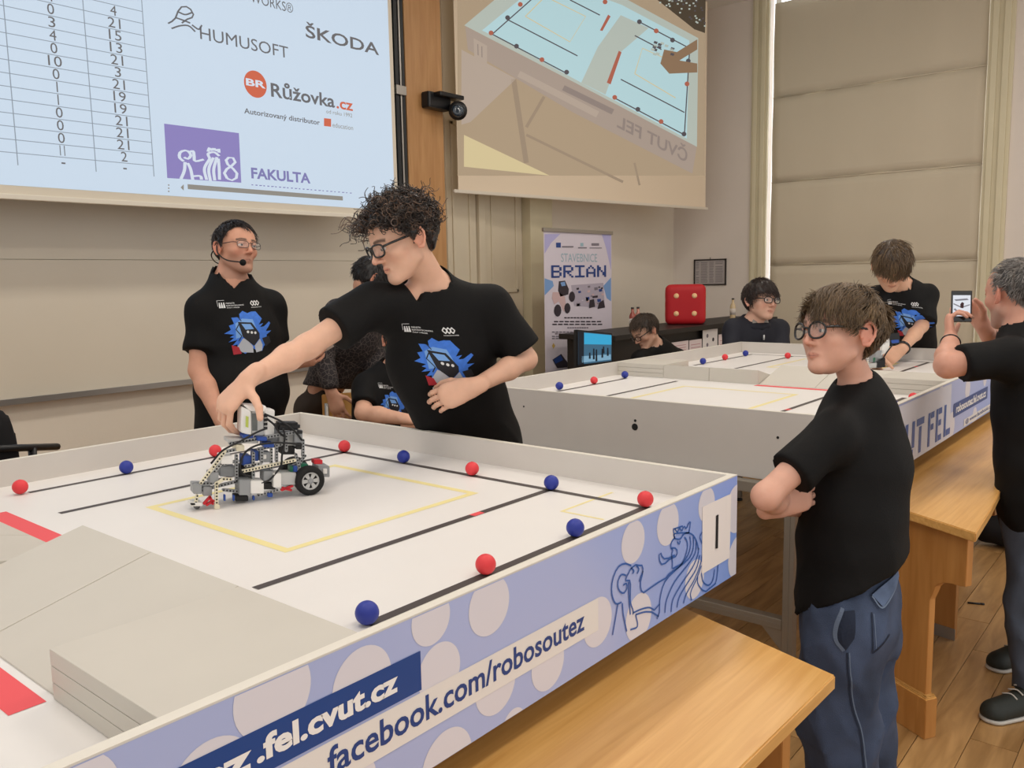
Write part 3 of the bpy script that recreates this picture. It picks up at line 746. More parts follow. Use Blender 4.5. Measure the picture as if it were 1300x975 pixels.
flat('stencil_letter_v', [Apt(1.56, zc, 5), Apt(1.525, zc, 5), Apt(1.482, za+.01, 5), Apt(1.495, za, 5)], M_tblue, ad2)

# number sheet taped to the near table's front
ns = thing('number_sheet', 'white paper sheet with a handwritten 1 taped to the blue table front', 'paper', (0.043, AY-0.004, 0.87))
M_sheet = mat('sheet_paper', (233, 226, 222), 0.7, var=0.01)
V = []; F = []
for i in range(9):
    for j in range(9):
        u, v = i/8, j/8
        V.append((-0.027+0.142*u, AY-0.0022-0.0008*math.sin(u*3.0)*math.sin(v*2.6)-0.002*max(0, u-.85)/.15*v, 0.872+0.158*v))
for i in range(8):
    for j in range(8): k = i*9+j; F.append((k, k+9, k+10, k+1))
o = mesh_obj('paper', V, F, M_sheet, ns); sm = o.modifiers.new('thickness', 'SOLIDIFY'); sm.thickness = 0.0006
mesh_obj('digit', [(0.036, AY-0.0042, .916), (0.048, AY-0.0042, .914), (0.049, AY-0.0042, .995), (0.037, AY-0.0042, .995)], [(0, 1, 2, 3)], mat('marker_black', (26, 24, 24), 0.6), ns)

# ------------------------------------------------------------------ balls
BR = 0.0197
M_ballr = mat('ball_red', (226, 62, 68), 0.45, var=0.03, vscale=40, bump=0.05, bscale=300)
M_ballb = mat('ball_blue', (42, 56, 150), 0.45, var=0.05, vscale=40, bump=0.05, bscale=300)
bms = {}
for nm, m in (('r', M_ballr), ('b', M_ballb)):
    bm = bmesh.new(); bmesh.ops.create_uvsphere(bm, u_segments=28, v_segments=16, radius=BR)
    bmesh.ops.create_circle(bm, cap_ends=True, radius=0.003, segments=10, matrix=Matrix.Translation((0, 0, BR+0.0001)))
    me = bpy.data.meshes.new('ball'); bm.to_mesh(me); bm.free(); me.materials.append(m)
    me.polygons.foreach_set('use_smooth', [True]*len(me.polygons)); bms[nm] = me
def ball(c, x, y, label, grp):
    o = bpy.data.objects.new('ball', bms[c]); o.location = (x, y, ZF+BR+0.0009); COL.objects.link(o)
    tag(o, label, 'ball', grp)
g1 = 'balls on the near table'; g2 = 'balls on the far table'
ball('r', 0, 0, 'red ball at the front right corner of the near field', g1)
ball('b', 0.0, .284, 'blue ball where the front inner line meets the right border line', g1)
ball('r', 0.0, .566, 'red ball on the right border line, second from the front inner line', g1)
ball('b', 0.0, .850, 'blue ball on the right border line in front of the curly haired boy', g1)
ball('r', 0.0, 1.132, 'red ball on the near field just behind the robot wheel', g1)
ball('b', -0.29, 0, 'blue ball on the front border line next to the corner red ball', g1)
ball('r', -0.58, 0, 'red ball in the middle of the front border line above the web address', g1)
ball('b', -0.87, 0, 'blue ball nearest the camera, beside the stacked grey blocks', g1)
ball('r', -0.29, 1.424, 'red ball on the back line partly hidden behind the robot', g1)
ball('b', -0.58, 1.424, 'blue ball on the back line left of the robot', g1)
ball('r', -0.87, 1.424, 'red ball at the far left end of the back line', g1)
for c, px, py, lb in (('b', 710.2, 490.1, 'leftmost blue ball at the near left corner of the far table'), ('r', 754.1, 483, 'red ball between two blue balls by the back wall of the far table, left group'),
                      ('b', 793.3, 475.8, 'blue ball in front of the stacked grey boards of the far table'), ('b', 892.4, 458.6, 'left blue ball of the three by the far table corner'),
                      ('r', 920.4, 453.4, 'red ball between two blue balls near the far table corner'), ('b', 946.5, 448.6, 'blue ball right in the back corner of the far table'),
                      ('r', 1000.1, 451.5, 'red ball far back beside the glasses of the standing boy'), ('r', 1159.6, 504.6, 'red ball at the front edge of the far table over the stencil letters'),
                      ('b', 1134.5, 514.0, 'blue ball peeking out behind the standing boy, on the far table'),
                      ('b', 1244.6, 470.8, 'blue ball under the phone holder\'s sleeve on the far table'), ('r', 1226.8, 477.5, 'red ball low behind the front rim of the far table, left of a blue ball'),
                      ('r', 1258.5, 466, 'red ball at the far right, next to the phone holder\'s black shirt')):
    p = OZ(px, py, ZF+BR); ball(c, p[0], p[1], lb, g2)

# ------------------------------------------------------------------ curved lecture benches
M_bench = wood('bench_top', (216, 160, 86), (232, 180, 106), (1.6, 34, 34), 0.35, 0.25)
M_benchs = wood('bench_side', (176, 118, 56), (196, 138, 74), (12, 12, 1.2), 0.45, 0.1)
M_benchd = wood('bench_under', (150, 98, 46), (176, 120, 62), (12, 12, 1.2), 0.5, 0.05)
ZB = 0.76
def bench(label, top, ends, foot_style):
    t = thing('lecture_bench', label, 'bench', (float(np.mean([p[0] for p in top])), float(np.mean([p[1] for p in top])), 0), 'curved wooden lecture benches')
    prism('desk_top', [(x, y, ZB-0.03) for x, y in top], (0, 0, 0.03), M_bench, t, 0.003)
    for (fx, fy), (bx, by), st in ends:
        f = np.array([fx, fy]); b = np.array([bx, by]); d = (b-f)/np.linalg.norm(b-f); n = np.array([d[1], -d[0]])
        def P(s, z): q = f+d*s; return (q[0], q[1], z)
        L = np.linalg.norm(b-f)
        prof = [(0.03, ZB-0.031), (0.03, 0.57)] + [(0.03+0.02+0.10*math.sin(a), 0.57-0.005-0.05*(1-math.cos(a))) for a in np.linspace(0, math.pi/2, 6)]
        prof += [(0.165, 0.48), (0.165, 0.0), (L-0.02, 0.0), (L-0.02, ZB-0.031)]
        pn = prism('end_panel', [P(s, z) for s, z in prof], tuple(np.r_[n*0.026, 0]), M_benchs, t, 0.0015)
        if st == 'base':
            q = [P(0.15, 0.0), P(L-0.01, 0.0), P(L-0.01, 0.135), P(0.15, 0.135)]
            prism('base_board', [np.array(p)-np.r_[n*0.012, 0] for p in q], tuple(np.r_[n*0.05, 0]), M_benchs, t, 0.002)
            for k in range(3):
                q = [P(0.152+0.002*k, 0.136+k*0.005), P(L-0.01, 0.136+k*0.005), P(L-0.01, 0.140+k*0.005), P(0.152+0.002*k, 0.140+k*0.005)]
                prism('base_moulding', [np.array(p)-np.r_[n*(0.010-0.003*k), 0] for p in q], tuple(np.r_[n*(0.046-0.006*k), 0]), M_bench, t)
        else:
            q = [P(0.16, 0.0), P(L-0.05, 0.0), P(L-0.05, 0.05), P(0.16, 0.05)]
            prism('floor_bracket', [np.array(p)-np.r_[n*0.004, 0] for p in q], tuple(np.r_[n*0.003, 0]), M_alu, t)
    return t
bench('near wooden bench under the blue printed table front', [(-2.4, -0.36), (-1.5, -0.44), (-1.0, -0.468), (-0.521, -0.486), (-0.105, -0.496), (0.016, -0.117), (0.03, -0.06), (-0.8, -0.03), (-2.4, 0.06)],
      [((-0.24, -0.47), (-0.125, -0.06), 'bracket'), ((-1.45, -0.42), (-1.40, -0.02), 'bracket')], 0)
bench('wooden bench along the far table, standing behind the boy in jeans', [(1.062, -0.515), (1.39, -0.497), (1.693, -0.473), (2.021, -0.437), (2.528, -0.366), (3.1, -0.26), (3.8, -0.10), (3.8, 0.28), (3.1, 0.14), (2.4, 0.03), (1.7, -0.045), (1.32, -0.075)],
      [((1.095, -0.51), (1.34, -0.10), 'base'), ((2.02, -0.43), (2.12, 0.0), 'bracket'), ((3.12, -0.24), (3.25, 0.15), 'bracket')], 0)
# small black pen on the floor
p = OZ(1239, 766, 0.004)
pen = thing('pen', 'small black pen lying on the wooden floor', 'pen', p)
dpn = unit([0.3, -0.75, 0])*0.035
tube('barrel', [p-dpn, p+dpn*0.6], 0.0045, M_blk, pen, 8); tube('cap', [p+dpn*0.6, p+dpn], 0.0052, M_track, pen, 8)
# ================================================================== PEOPLE: implicit surfaces -> one continuous mesh each
def V3(*a): return np.array(a, float)
class Fld:
    def __init__(s, X, Y, Z):
        s.X, s.Y, s.Z = [np.asarray(a, np.float32) for a in (X, Y, Z)]
        s.D = np.full((len(X), len(Y), len(Z)), 0.5, np.float32)
    def rng(s, lo, hi):
        out = []
        for A, l, h in zip((s.X, s.Y, s.Z), lo, hi):
            i = max(0, int(np.searchsorted(A, l))-1); j = min(len(A), int(np.searchsorted(A, h))+1)
            if j <= i: return None
            out.append(slice(i, j))
        return tuple(out)
    def ev(s, pr, marg):
        sl = s.rng(pr[0]-marg, pr[1]+marg)
        if sl is None: return None, None
        return sl, pr[2](s.X[sl[0]][:, None, None], s.Y[sl[1]][None, :, None], s.Z[sl[2]][None, None, :])
    def add(s, pr, k=0.01):
        sl, d = s.ev(pr, k+0.03)
        if sl is None: return
        a = s.D[sl]
        h = np.maximum(k-np.abs(a-d), 0)/k
        s.D[sl] = np.minimum(a, d)-h*h*k*0.25
    def sub(s, pr, k=0.005):
        sl, d = s.ev(pr, k+0.03)
        if sl is None: return
        a = s.D[sl]; d = -d
        h = np.maximum(k-np.abs(a-d), 0)/k
        s.D[sl] = np.maximum(a, d)+h*h*k*0.25
    def cut(s, p, n):
        n = unit(n)
        d = (s.X[:, None, None]-p[0])*n[0]+(s.Y[None, :, None]-p[1])*n[1]+(s.Z[None, None, :]-p[2])*n[2]
        s.D = np.maximum(s.D, d.astype(np.float32))
    def noise(s, amp, sc, seed, dirv=None):
        r = np.random.default_rng(seed)
        X, Y, Z = s.X[:, None, None], s.Y[None, :, None], s.Z[None, None, :]
        for i in range(5):
            k = r.normal(size=3)*sc*(0.7+0.35*i); k2 = r.normal(size=3)*sc*0.5
            w = np.sin(k2[0]*X+k2[1]*Y+k2[2]*Z+r.random()*6)
            s.D += (amp/(1+0.5*i))*np.sin(k[0]*X+k[1]*Y+k[2]*Z+1.8*w+r.random()*6).astype(np.float32)
    def folds(s, amp, sc, seed, zmid, zspan):
        """sharp hanging creases, stronger below zmid"""
        r = np.random.default_rng(seed)
        X, Y, Z = s.X[:, None, None], s.Y[None, :, None], s.Z[None, None, :]
        g = np.clip((zmid-Z)/zspan+.35, .12, 1.0)
        for i in range(4):
            a = r.random()*6.28; k = np.array([math.cos(a), math.sin(a), r.normal()*.55])*sc*(.8+.5*i); k2 = r.normal(size=3)*sc*.35
            w = np.sin(k2[0]*X+k2[1]*Y+k2[2]*Z+r.random()*6)
            u = np.sin(k[0]*X+k[1]*Y+k[2]*Z+1.6*w+r.random()*6)
            s.D += (amp/(1+.6*i)*g*(np.abs(u)**.6-.6)).astype(np.float32)
    def mesh(s, smooth=1):
        D = s.D; nx, ny, nz = D.shape
        S = D < 0
        c = np.zeros((nx-1, ny-1, nz-1), np.uint8)
        for a in (0, 1):
            for b in (0, 1):
                for e in (0, 1): c += S[a:nx-1+a, b:ny-1+b, e:nz-1+e]
        I, J, K = np.nonzero((c > 0) & (c < 8))
        n = len(I); idx = np.full(c.shape, -1, np.int32); idx[I, J, K] = np.arange(n)
        cv = {(a, b, e): D[I+a, J+b, K+e] for a in (0, 1) for b in (0, 1) for e in (0, 1)}
        acc = np.zeros((n, 3), np.float32); cnt = np.zeros(n, np.float32)
        for p in cv:
            for ax in range(3):
                if p[ax] == 0:
                    q = list(p); q[ax] = 1; q = tuple(q)
                    va, vb = cv[p], cv[q]; m = (va < 0) != (vb < 0)
                    t = va[m]/(va[m]-vb[m])
                    pos = np.tile(np.array(p, np.float32), (m.sum(), 1)); pos[:, ax] = t
                    acc[m] += pos; cnt[m] += 1
        u = acc/cnt[:, None]
        V = np.stack([s.X[I]+u[:, 0]*(s.X[I+1]-s.X[I]), s.Y[J]+u[:, 1]*(s.Y[J+1]-s.Y[J]), s.Z[K]+u[:, 2]*(s.Z[K+1]-s.Z[K])], 1)
        F = []
        A = S[:-1, 1:-1, 1:-1] != S[1:, 1:-1, 1:-1]; i, j, k = np.nonzero(A); fl = S[:-1, 1:-1, 1:-1][A]
        q = np.stack([idx[i, j, k], idx[i, j+1, k], idx[i, j+1, k+1], idx[i, j, k+1]], 1); q[~fl] = q[~fl][:, ::-1]; F.append(q)
        A = S[1:-1, :-1, 1:-1] != S[1:-1, 1:, 1:-1]; i, j, k = np.nonzero(A); fl = S[1:-1, :-1, 1:-1][A]
        q = np.stack([idx[i, j, k], idx[i, j, k+1], idx[i+1, j, k+1], idx[i+1, j, k]], 1); q[~fl] = q[~fl][:, ::-1]; F.append(q)
        A = S[1:-1, 1:-1, :-1] != S[1:-1, 1:-1, 1:]; i, j, k = np.nonzero(A); fl = S[1:-1, 1:-1, :-1][A]
        q = np.stack([idx[i, j, k], idx[i+1, j, k], idx[i+1, j+1, k], idx[i, j+1, k]], 1); q[~fl] = q[~fl][:, ::-1]; F.append(q)
        F = np.concatenate(F); F = F[(F >= 0).all(1)]
        for _ in range(smooth):
            s_ = np.zeros_like(V); w_ = np.zeros(len(V), np.float32)
            for a in range(4):
                b = (a+1) % 4
                for ax in range(3):
                    s_[:, ax] += np.bincount(F[:, a], V[F[:, b], ax], len(V)) + np.bincount(F[:, b], V[F[:, a], ax], len(V))
                w_ += np.bincount(F[:, a], minlength=len(V)) + np.bincount(F[:, b], minlength=len(V))
            V = V*0.5+0.5*s_/np.maximum(w_, 1)[:, None]
        return V, F
def cap(a, b, ra, rb, n=None, k=1.0):
    a = np.asarray(a, float); b = np.asarray(b, float); ba = b-a; L = max(float(ba@ba), 1e-10); R = max(ra, rb)
    lo = np.minimum(a, b)-R; hi = np.maximum(a, b)+R
    if n is not None: n = unit(n)
    def fn(X, Y, Z):
        px, py, pz = X-a[0], Y-a[1], Z-a[2]
        t = np.clip((px*ba[0]+py*ba[1]+pz*ba[2])/L, 0, 1)
        qx, qy, qz = px-t*ba[0], py-t*ba[1], pz-t*ba[2]
        q2 = qx*qx+qy*qy+qz*qz
        if n is not None:
            qn = qx*n[0]+qy*n[1]+qz*n[2]; q2 = q2+qn*qn*(1/(k*k)-1)
            return ((np.sqrt(q2)-(ra+t*(rb-ra)))*math.sqrt(k)).astype(np.float32)
        return (np.sqrt(q2)-(ra+t*(rb-ra))).astype(np.float32)
    return lo, hi, fn
def ell(c, r, ax=None):
    c = np.asarray(c, float); r = np.asarray(r, float); ax = np.eye(3) if ax is None else np.asarray(ax, float)
    R = np.abs(ax.T)@r
    def fn(X, Y, Z):
        p = (X-c[0], Y-c[1], Z-c[2]); k0 = 0; k1 = 0
        for i in range(3):
            l = (p[0]*ax[i][0]+p[1]*ax[i][1]+p[2]*ax[i][2])/r[i]
            k0 = k0+l*l; k1 = k1+(l/r[i])**2
        k0 = np.sqrt(k0); k1 = np.sqrt(k1)+1e-6
        return (k0*(k0-1)/k1).astype(np.float32)
    return c-R, c+R, fn
def capcut(a, b, ra, rb, cp, cn, n=None, k=1.0):
    lo, hi, fn = cap(a, b, ra, rb, n, k); cn = unit(cn)
    return lo, hi, lambda X, Y, Z: np.maximum(fn(X, Y, Z), ((X-cp[0])*cn[0]+(Y-cp[1])*cn[1]+(Z-cp[2])*cn[2]).astype(np.float32))
def vprism(vb, side, up, tf, th):
    """V-shaped wedge opening upwards from vb, running forwards along tf"""
    vb = np.asarray(vb, float); c, s_ = math.cos(th), math.sin(th)
    def fn(X, Y, Z):
        p = (X-vb[0], Y-vb[1], Z-vb[2]); d = lambda a: p[0]*a[0]+p[1]*a[1]+p[2]*a[2]
        h = d(up); return np.maximum(np.maximum(np.abs(d(side))*c-h*s_, -d(tf)-.11), h-.16).astype(np.float32)
    return vb-.2, vb+.2, fn
def axis_grid(lo, hi, fine, hf, hc):
    out = [lo]; x = lo
    while x < hi:
        st = hc
        for a, b in fine:
            if a-hc <= x <= b: st = hf
        x += st; out.append(x)
    return np.array(out)
def grid_for(lo, hi, fine, hf, hc):
    """fine: list of (lo3, hi3) boxes"""
    return Fld(*[axis_grid(lo[i], hi[i], [(f[0][i], f[1][i]) for f in fine], hf, hc) for i in range(3)])

# ------------------------------------------------------------------ head
class Head:
    def __init__(s, c, fwd, up, sc=1.0):
        s.c = np.asarray(c, float); s.f = unit(fwd); u = np.asarray(up, float); s.u = unit(u-s.f*np.dot(u, s.f)); s.r = np.cross(s.f, s.u); s.s = sc
        s.ax = np.stack([s.r, s.f, s.u])
    def P(s, x, y, z): return s.c+s.s*(x*s.r+y*s.f+z*s.u)
    def loc(s, V): return ((V-s.c)@s.ax.T)/s.s
def head_prims(f, H, child=0.0, lips=1.0, ears=True, nose=1.0):
    s = H.s; cz = 1-.07*child
    P = lambda x, y, z: H.P(x, y, z if z > -.03 else -.03+(z+.03)*cz)
    E = lambda x, y, z, a, b, c: ell(P(x, y, z), (a*s, b*s, c*s), H.ax)
    C = lambda p, q, a, b: cap(P(*p), P(*q), a*s, b*s)
    k = 0.018*s
    f.add(E(0, -0.012, 0.030, .076, .098, .086), k)
    f.add(E(0, 0.030, 0.034, .063, .062, .060), k)
    f.add(E(0, 0.028, -0.022, .060, .0585, .068), k)
    f.add(E(0, 0.036, -0.070, .043, .0465, .042), k)
    for sx in (-1, 1):
        f.add(C((sx*(.050-.004*child), 0.0, -.055), (sx*.016, .064, -.096), .020-.003*child, .016-.002*child), k)
        f.add(E(sx*.042, .052, -.020, .024, .024, .022), k)
        if child > 0: f.add(E(sx*.036, .040, -.050, .024*min(child, 1)**.5, .026*min(child, 1)**.5, .030*min(child, 1)**.5), k)
        f.add(C((sx*.010, .087, .022), (sx*.046, .068, .021), .009, .009), 0.012*s)
    f.add(E(0,   .068-.002*child, -.097, .020, .018, .017), 0.014*s)
    f.add(C((0, .088, .012), (0, .106*nose-.002*child, -.026), .0070, .0088-.0012*child), 0.010*s)
    f.add(E(0, .1055*nose-.002*child, -.028, .0098-.0016*child, .0098-.001*child, .0090-.001*child), 0.007*s)
    for sx in (-1, 1): f.add(E(sx*.0108, .0925-.002*child, -.032, .0074, .0110, .0064), 0.006*s)
    for sx in (-1, 1): f.sub(E(sx*.031, .0970, .003, .0165, .013, .0105), 0.009*s)
    for sx in (-1, 1):
        f.add(E(sx*.031, .0792, .0085, .0152, .0122, .0072), 0.004*s)
        f.add(E(sx*.031, .0788, -.0062, .0148, .0115, .0054), 0.004*s)
    for sx in (-1, 1):
        f.add(C((0, .0855, -.0565), (sx*.021, .0775, -.0605), .0050, .0030), 0.007*s)
        f.add(C((0, .0845, -.0675), (sx*.018, .0775, -.0635), .0056, .0032), 0.007*s)
    f.sub(cap(P(-.021, .0865, -.0618), P(.021, .0865, -.0618), .0016*s, .0016*s), 0.003*s)
    if ears:
        for sx in (-1, 1):
            n_ = unit(H.r*sx+H.f*.45); e1 = unit(H.f-H.r*(sx*.45)); e2 = unit(H.u-H.f*.12); c_ = P(sx*.0795, -.015, -.004)
            f.add(ell(c_, (.0050*s, .0170*s, .0300*s), np.stack([n_, e1, e2])), 0.006*s)
            O = [(.012, .012), (.009, .024), (-.001, .031), (-.012, .026), (-.0185, .012), (-.018, -.004), (-.013, -.017), (-.005, -.027)]
            Q = [c_+s*(e1*u+e2*v+n_*(.0050+.0025*(u < 0))) for u, v in O]
            for q0, q1 in zip(Q[:-1], Q[1:]): f.add(cap(q0, q1, .0040*s, .0040*s), 0.002*s)
            f.add(cap(Q[-1], c_+s*(e1*.004-e2*.026+n_*.004), .0062*s, .0058*s), 0.004*s)
            f.add(cap(c_+s*(-e1*.009+e2*.010+n_*.004), c_+s*(-e1*.008-e2*.012+n_*.004), .0030*s, .0030*s), 0.003*s)
            f.add(cap(c_+s*(e1*.014+e2*.002+n_*.003), c_+s*(e1*.013-e2*.008+n_*.004), .0042*s, .0042*s), 0.004*s)
HL = ([0, 30, 55, 70, 80, 90, 100, 115, 140, 180], [.078, .072, .055, .030, -.010, .014, .022, -.010, -.055, -.070])
def hairline(az, tab): return np.interp(np.degrees(np.abs(az)), tab[0], tab[1])
SKIN = {}
def skin_mat(nm):
    return mat(nm, (200, 150, 120), 0.5, sss=0.12, bump=0.08, bscale=350, attr='col', var=0.04, vscale=30, spec=0.35)
def color_body(o, V, H, skin, hair, tab, brow=True, blush=0.35, beard=None):
    L = H.loc(V) if H is not None else None
    col = np.tile(np.array(lin(skin)), (len(V), 1))
    if L is not None:
        x, y, z = L.T
        inh = (np.abs(x) < .1) & (np.abs(z) < .14) & (np.abs(y) < .13)
        def mix(w, c):
            nonlocal col
            w = (w*inh)[:, None]; col = col*(1-w)+np.array(lin(c))*w
        red = tuple(int(v) for v in (min(255, skin[0]*1.0), skin[1]*0.80, skin[2]*0.78))
        ck = np.exp(-(((np.abs(x)-.042)/.022)**2+((z+.030)/.022)**2))*(y > .02)
        mix(blush*ck, red)
        mix(0.4*np.exp(-((x/.014)**2+((z+.03)/.012)**2))*(y > .08), red)
        mix(0.5*((np.abs(x) > .074) & (np.abs(z) < .04)), red)
        zl = -.0615+np.abs(x)*0.02
        mix(np.clip(1-(np.abs(z-zl)/(.0105*np.clip(1-(x/.0255)**2, .05, 1)))**4, 0, 1)*np.clip((.0235-np.abs(x))/.004, 0, 1)*(y > .07)*0.6, (int(skin[0]*.88), int(skin[1]*.70), int(skin[2]*.68)))
        mix(np.clip(1-np.abs(z-zl)/.0018, 0, 1)*(np.abs(x) < .020)*(y > .07), (110, 60, 54))
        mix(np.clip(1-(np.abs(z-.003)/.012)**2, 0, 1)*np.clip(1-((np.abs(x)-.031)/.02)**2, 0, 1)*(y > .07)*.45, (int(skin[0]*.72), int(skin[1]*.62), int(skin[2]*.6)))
        if brow:
            zb = .0225+.004*np.cos((np.abs(x)-.03)/.02*1.4)
            mix(np.clip(1.4-1.4*(np.abs(z-zb)/.0060)**2, 0, 1)*((np.abs(x) > .012) & (np.abs(x) < .052) & (y > .04))*.8, hair)
        if beard is not None:
            mix((np.clip((-.035-z)/.02, 0, 1)*np.clip((y+.03)/.03, 0, 1))*0.5, beard)
        az = np.arctan2(x, y+.012)
        mix(np.clip((z-hairline(az, tab)-.004)/.006, 0, 1)*1.0, hair)
    a = o.data.attributes.new('col', 'FLOAT_COLOR', 'POINT')
    buf = np.ones((len(V), 4), np.float32); buf[:, :3] = col
    a.data.foreach_set('color', buf.ravel())

M_eye = mat('eye_white', (196, 186, 178), 0.25, coat=0.6); M_pupil = mat('pupil', (22, 16, 14), 0.15, coat=1)
def iris_mat(rgb): return mat('iris_%d_%d_%d' % rgb, rgb, 0.2, coat=1)
def add_eyes(H, par, look, iris=(72, 52, 38)):
    for sx in (-1, 1):
        c = H.P(sx*.031, .0775, .0022); r = .0122*H.s; lk = unit(look)
        bm = bmesh.new(); bmesh.ops.create_uvsphere(bm, u_segments=20, v_segments=12, radius=r, matrix=Matrix.Translation(c))
        e = bm_obj('eye', bm, M_eye, par, True)
        lathe('iris', [(.0, .00), (.0058*H.s, -.0005), (.0058*H.s, 0.0), (.0035*H.s, .0009*H.s), (0.0, .0012*H.s)], iris_mat(iris), e, c+lk*(r*.905), lk, 16)
        lathe('pupil', [(.0, .0), (.0027*H.s, 0.0), (.0026*H.s, .0004), (.0, .0005)], M_pupil, e, c+lk*(r*.905+.0012*H.s), lk, 12)

M_lens = mat('spectacle_lens', (235, 240, 245), 0.02, alpha=0.10, coat=1.0, spec=0.8)
def glasses(H, par, m, w=.052, h=.036, rad=.0022, roundness=2.6, y=.103, z=.001, temple=True, half_rim=False):
    s = H.s; g = None
    parts = []
    root = None
    for sx in (-1, 1):
        c = (sx*.0335, y, z); pts = []
        for i in range(29):
            t = 2*math.pi*i/28; ct, st_ = math.cos(t), math.sin(t)
            X = abs(ct)**(2/roundness)*math.copysign(1, ct)*w/2; Zz = abs(st_)**(2/roundness)*math.copysign(1, st_)*h/2
            pts.append(H.P(c[0]+X, c[1]-abs(c[0]+X)**2*3.2+.003, c[2]+Zz-0.0015*sx*0))
        lensP = pts[:-1]
        if half_rim: pts = pts[0:15]
        V, F = tube_arrays(pts, rad*s, 6, half_rim)
        rim = mesh_obj('glasses' if root is None else 'rim', V, F, m, par if root is None else root, True)
        if root is None: root = rim
        flat('lens', lensP, M_lens, root)
    V, F = tube_arrays(spline([H.P(-.0085, y+.003, z+.004), H.P(0, y+.006, z+.008), H.P(.0085, y+.003, z+.004)], 8), rad*s, 6)
    mesh_obj('bridge', V, F, m, root, True)
    for sx in (-1, 1):
        V, F = tube_arrays(spline([H.P(sx*.0585, y-.010, z+.008), H.P(sx*.073, y-.035, z+.010), H.P(sx*.080, .0, z+.010), H.P(sx*.081, -.020, z+.004), H.P(sx*.078, -.036, z-.014)], 14), rad*1.25*s, 6)
        mesh_obj('temple', V, F, m, root, True)
    return root

# ------------------------------------------------------------------ hair
def hair_mat(nm, rough=0.38): return mat(nm, (60, 40, 30), rough, attr='col', spec=0.5)
def strands_mesh(name, P, R, col, m, parent, sides=3):
    """P (N,M,3) strand points, R (M,) radii, col (N,3) linear"""
    N, Mn, _ = P.shape
    T = np.gradient(P, axis=1); T /= np.linalg.norm(T, axis=2, keepdims=True)+1e-9
    ref = rng.normal(size=(N, 1, 3)); x = ref-T*(ref*T).sum(2, keepdims=True); x /= np.linalg.norm(x, axis=2, keepdims=True)+1e-9
    y = np.cross(T, x)
    a = np.arange(sides)*2*np.pi/sides
    V = P[:, :, None, :]+R[None, :, None, None]*(np.cos(a)[None, None, :, None]*x[:, :, None, :]+np.sin(a)[None, None, :, None]*y[:, :, None, :])
    V = V.reshape(-1, 3)
    base = (np.arange(N)[:, None, None]*Mn+np.arange(Mn-1)[None, :, None])*sides
    k = np.arange(sides)[None, None, :]; k2 = (k+1) % sides
    F = np.stack([base+k, base+k2, base+sides+k2, base+sides+k], -1).reshape(-1, 4)
    o = np_mesh(name, V, F, m, parent, True)
    at = o.data.attributes.new('col', 'FLOAT_COLOR', 'POINT')
    c = np.ones((N, Mn, sides, 4), np.float32); c[..., :3] = col[:, None, None, :]
    at.data.foreach_set('color', c.ravel())
    return o
CC = np.array([0, -0.012, 0.030]); CRAD = np.array([.079, .101, .089])
def scalp_pts(n, tab, r, dz=0.0):
    out = []
    while len(out) < n:
        v = r.normal(size=(n*3, 3)); v /= np.linalg.norm(v, axis=1, keepdims=True)
        p = CC+v*CRAD
        az = np.arctan2(p[:, 0], p[:, 1]+.012)
        ok = p[:, 2] > hairline(az, tab)+dz
        out += list(p[ok])
    return np.array(out[:n])
def hair_cap(H, par, col, tab, thick, m, name='hair', h=0.005, noise=0.002, extra=None, lift=0.0, seed=3):
    f = Fld(*[np.arange(-.14, .141, h) for _ in range(3)])
    f.add(ell(CC+np.array([0, 0, lift]), CRAD+np.array(thick)), .01)
    for e in (extra or []): f.add(e, .02)
    f.noise(noise, 60, seed)
    X, Y, Z = f.X[:, None, None], f.Y[None, :, None], f.Z[None, None, :]
    az = np.arctan2(X+0*Y, Y+.012+0*X)[:, :, 0]
    f.D = np.maximum(f.D, (hairline(az, tab)[:, :, None]-Z).astype(np.float32)*0.7)
    V, F = f.mesh(1)
    W = H.c+H.s*(V@H.ax)
    o = np_mesh(name, W, F, m, par)
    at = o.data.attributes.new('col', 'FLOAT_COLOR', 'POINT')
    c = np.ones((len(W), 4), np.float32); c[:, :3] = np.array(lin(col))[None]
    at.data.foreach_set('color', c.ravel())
    return o
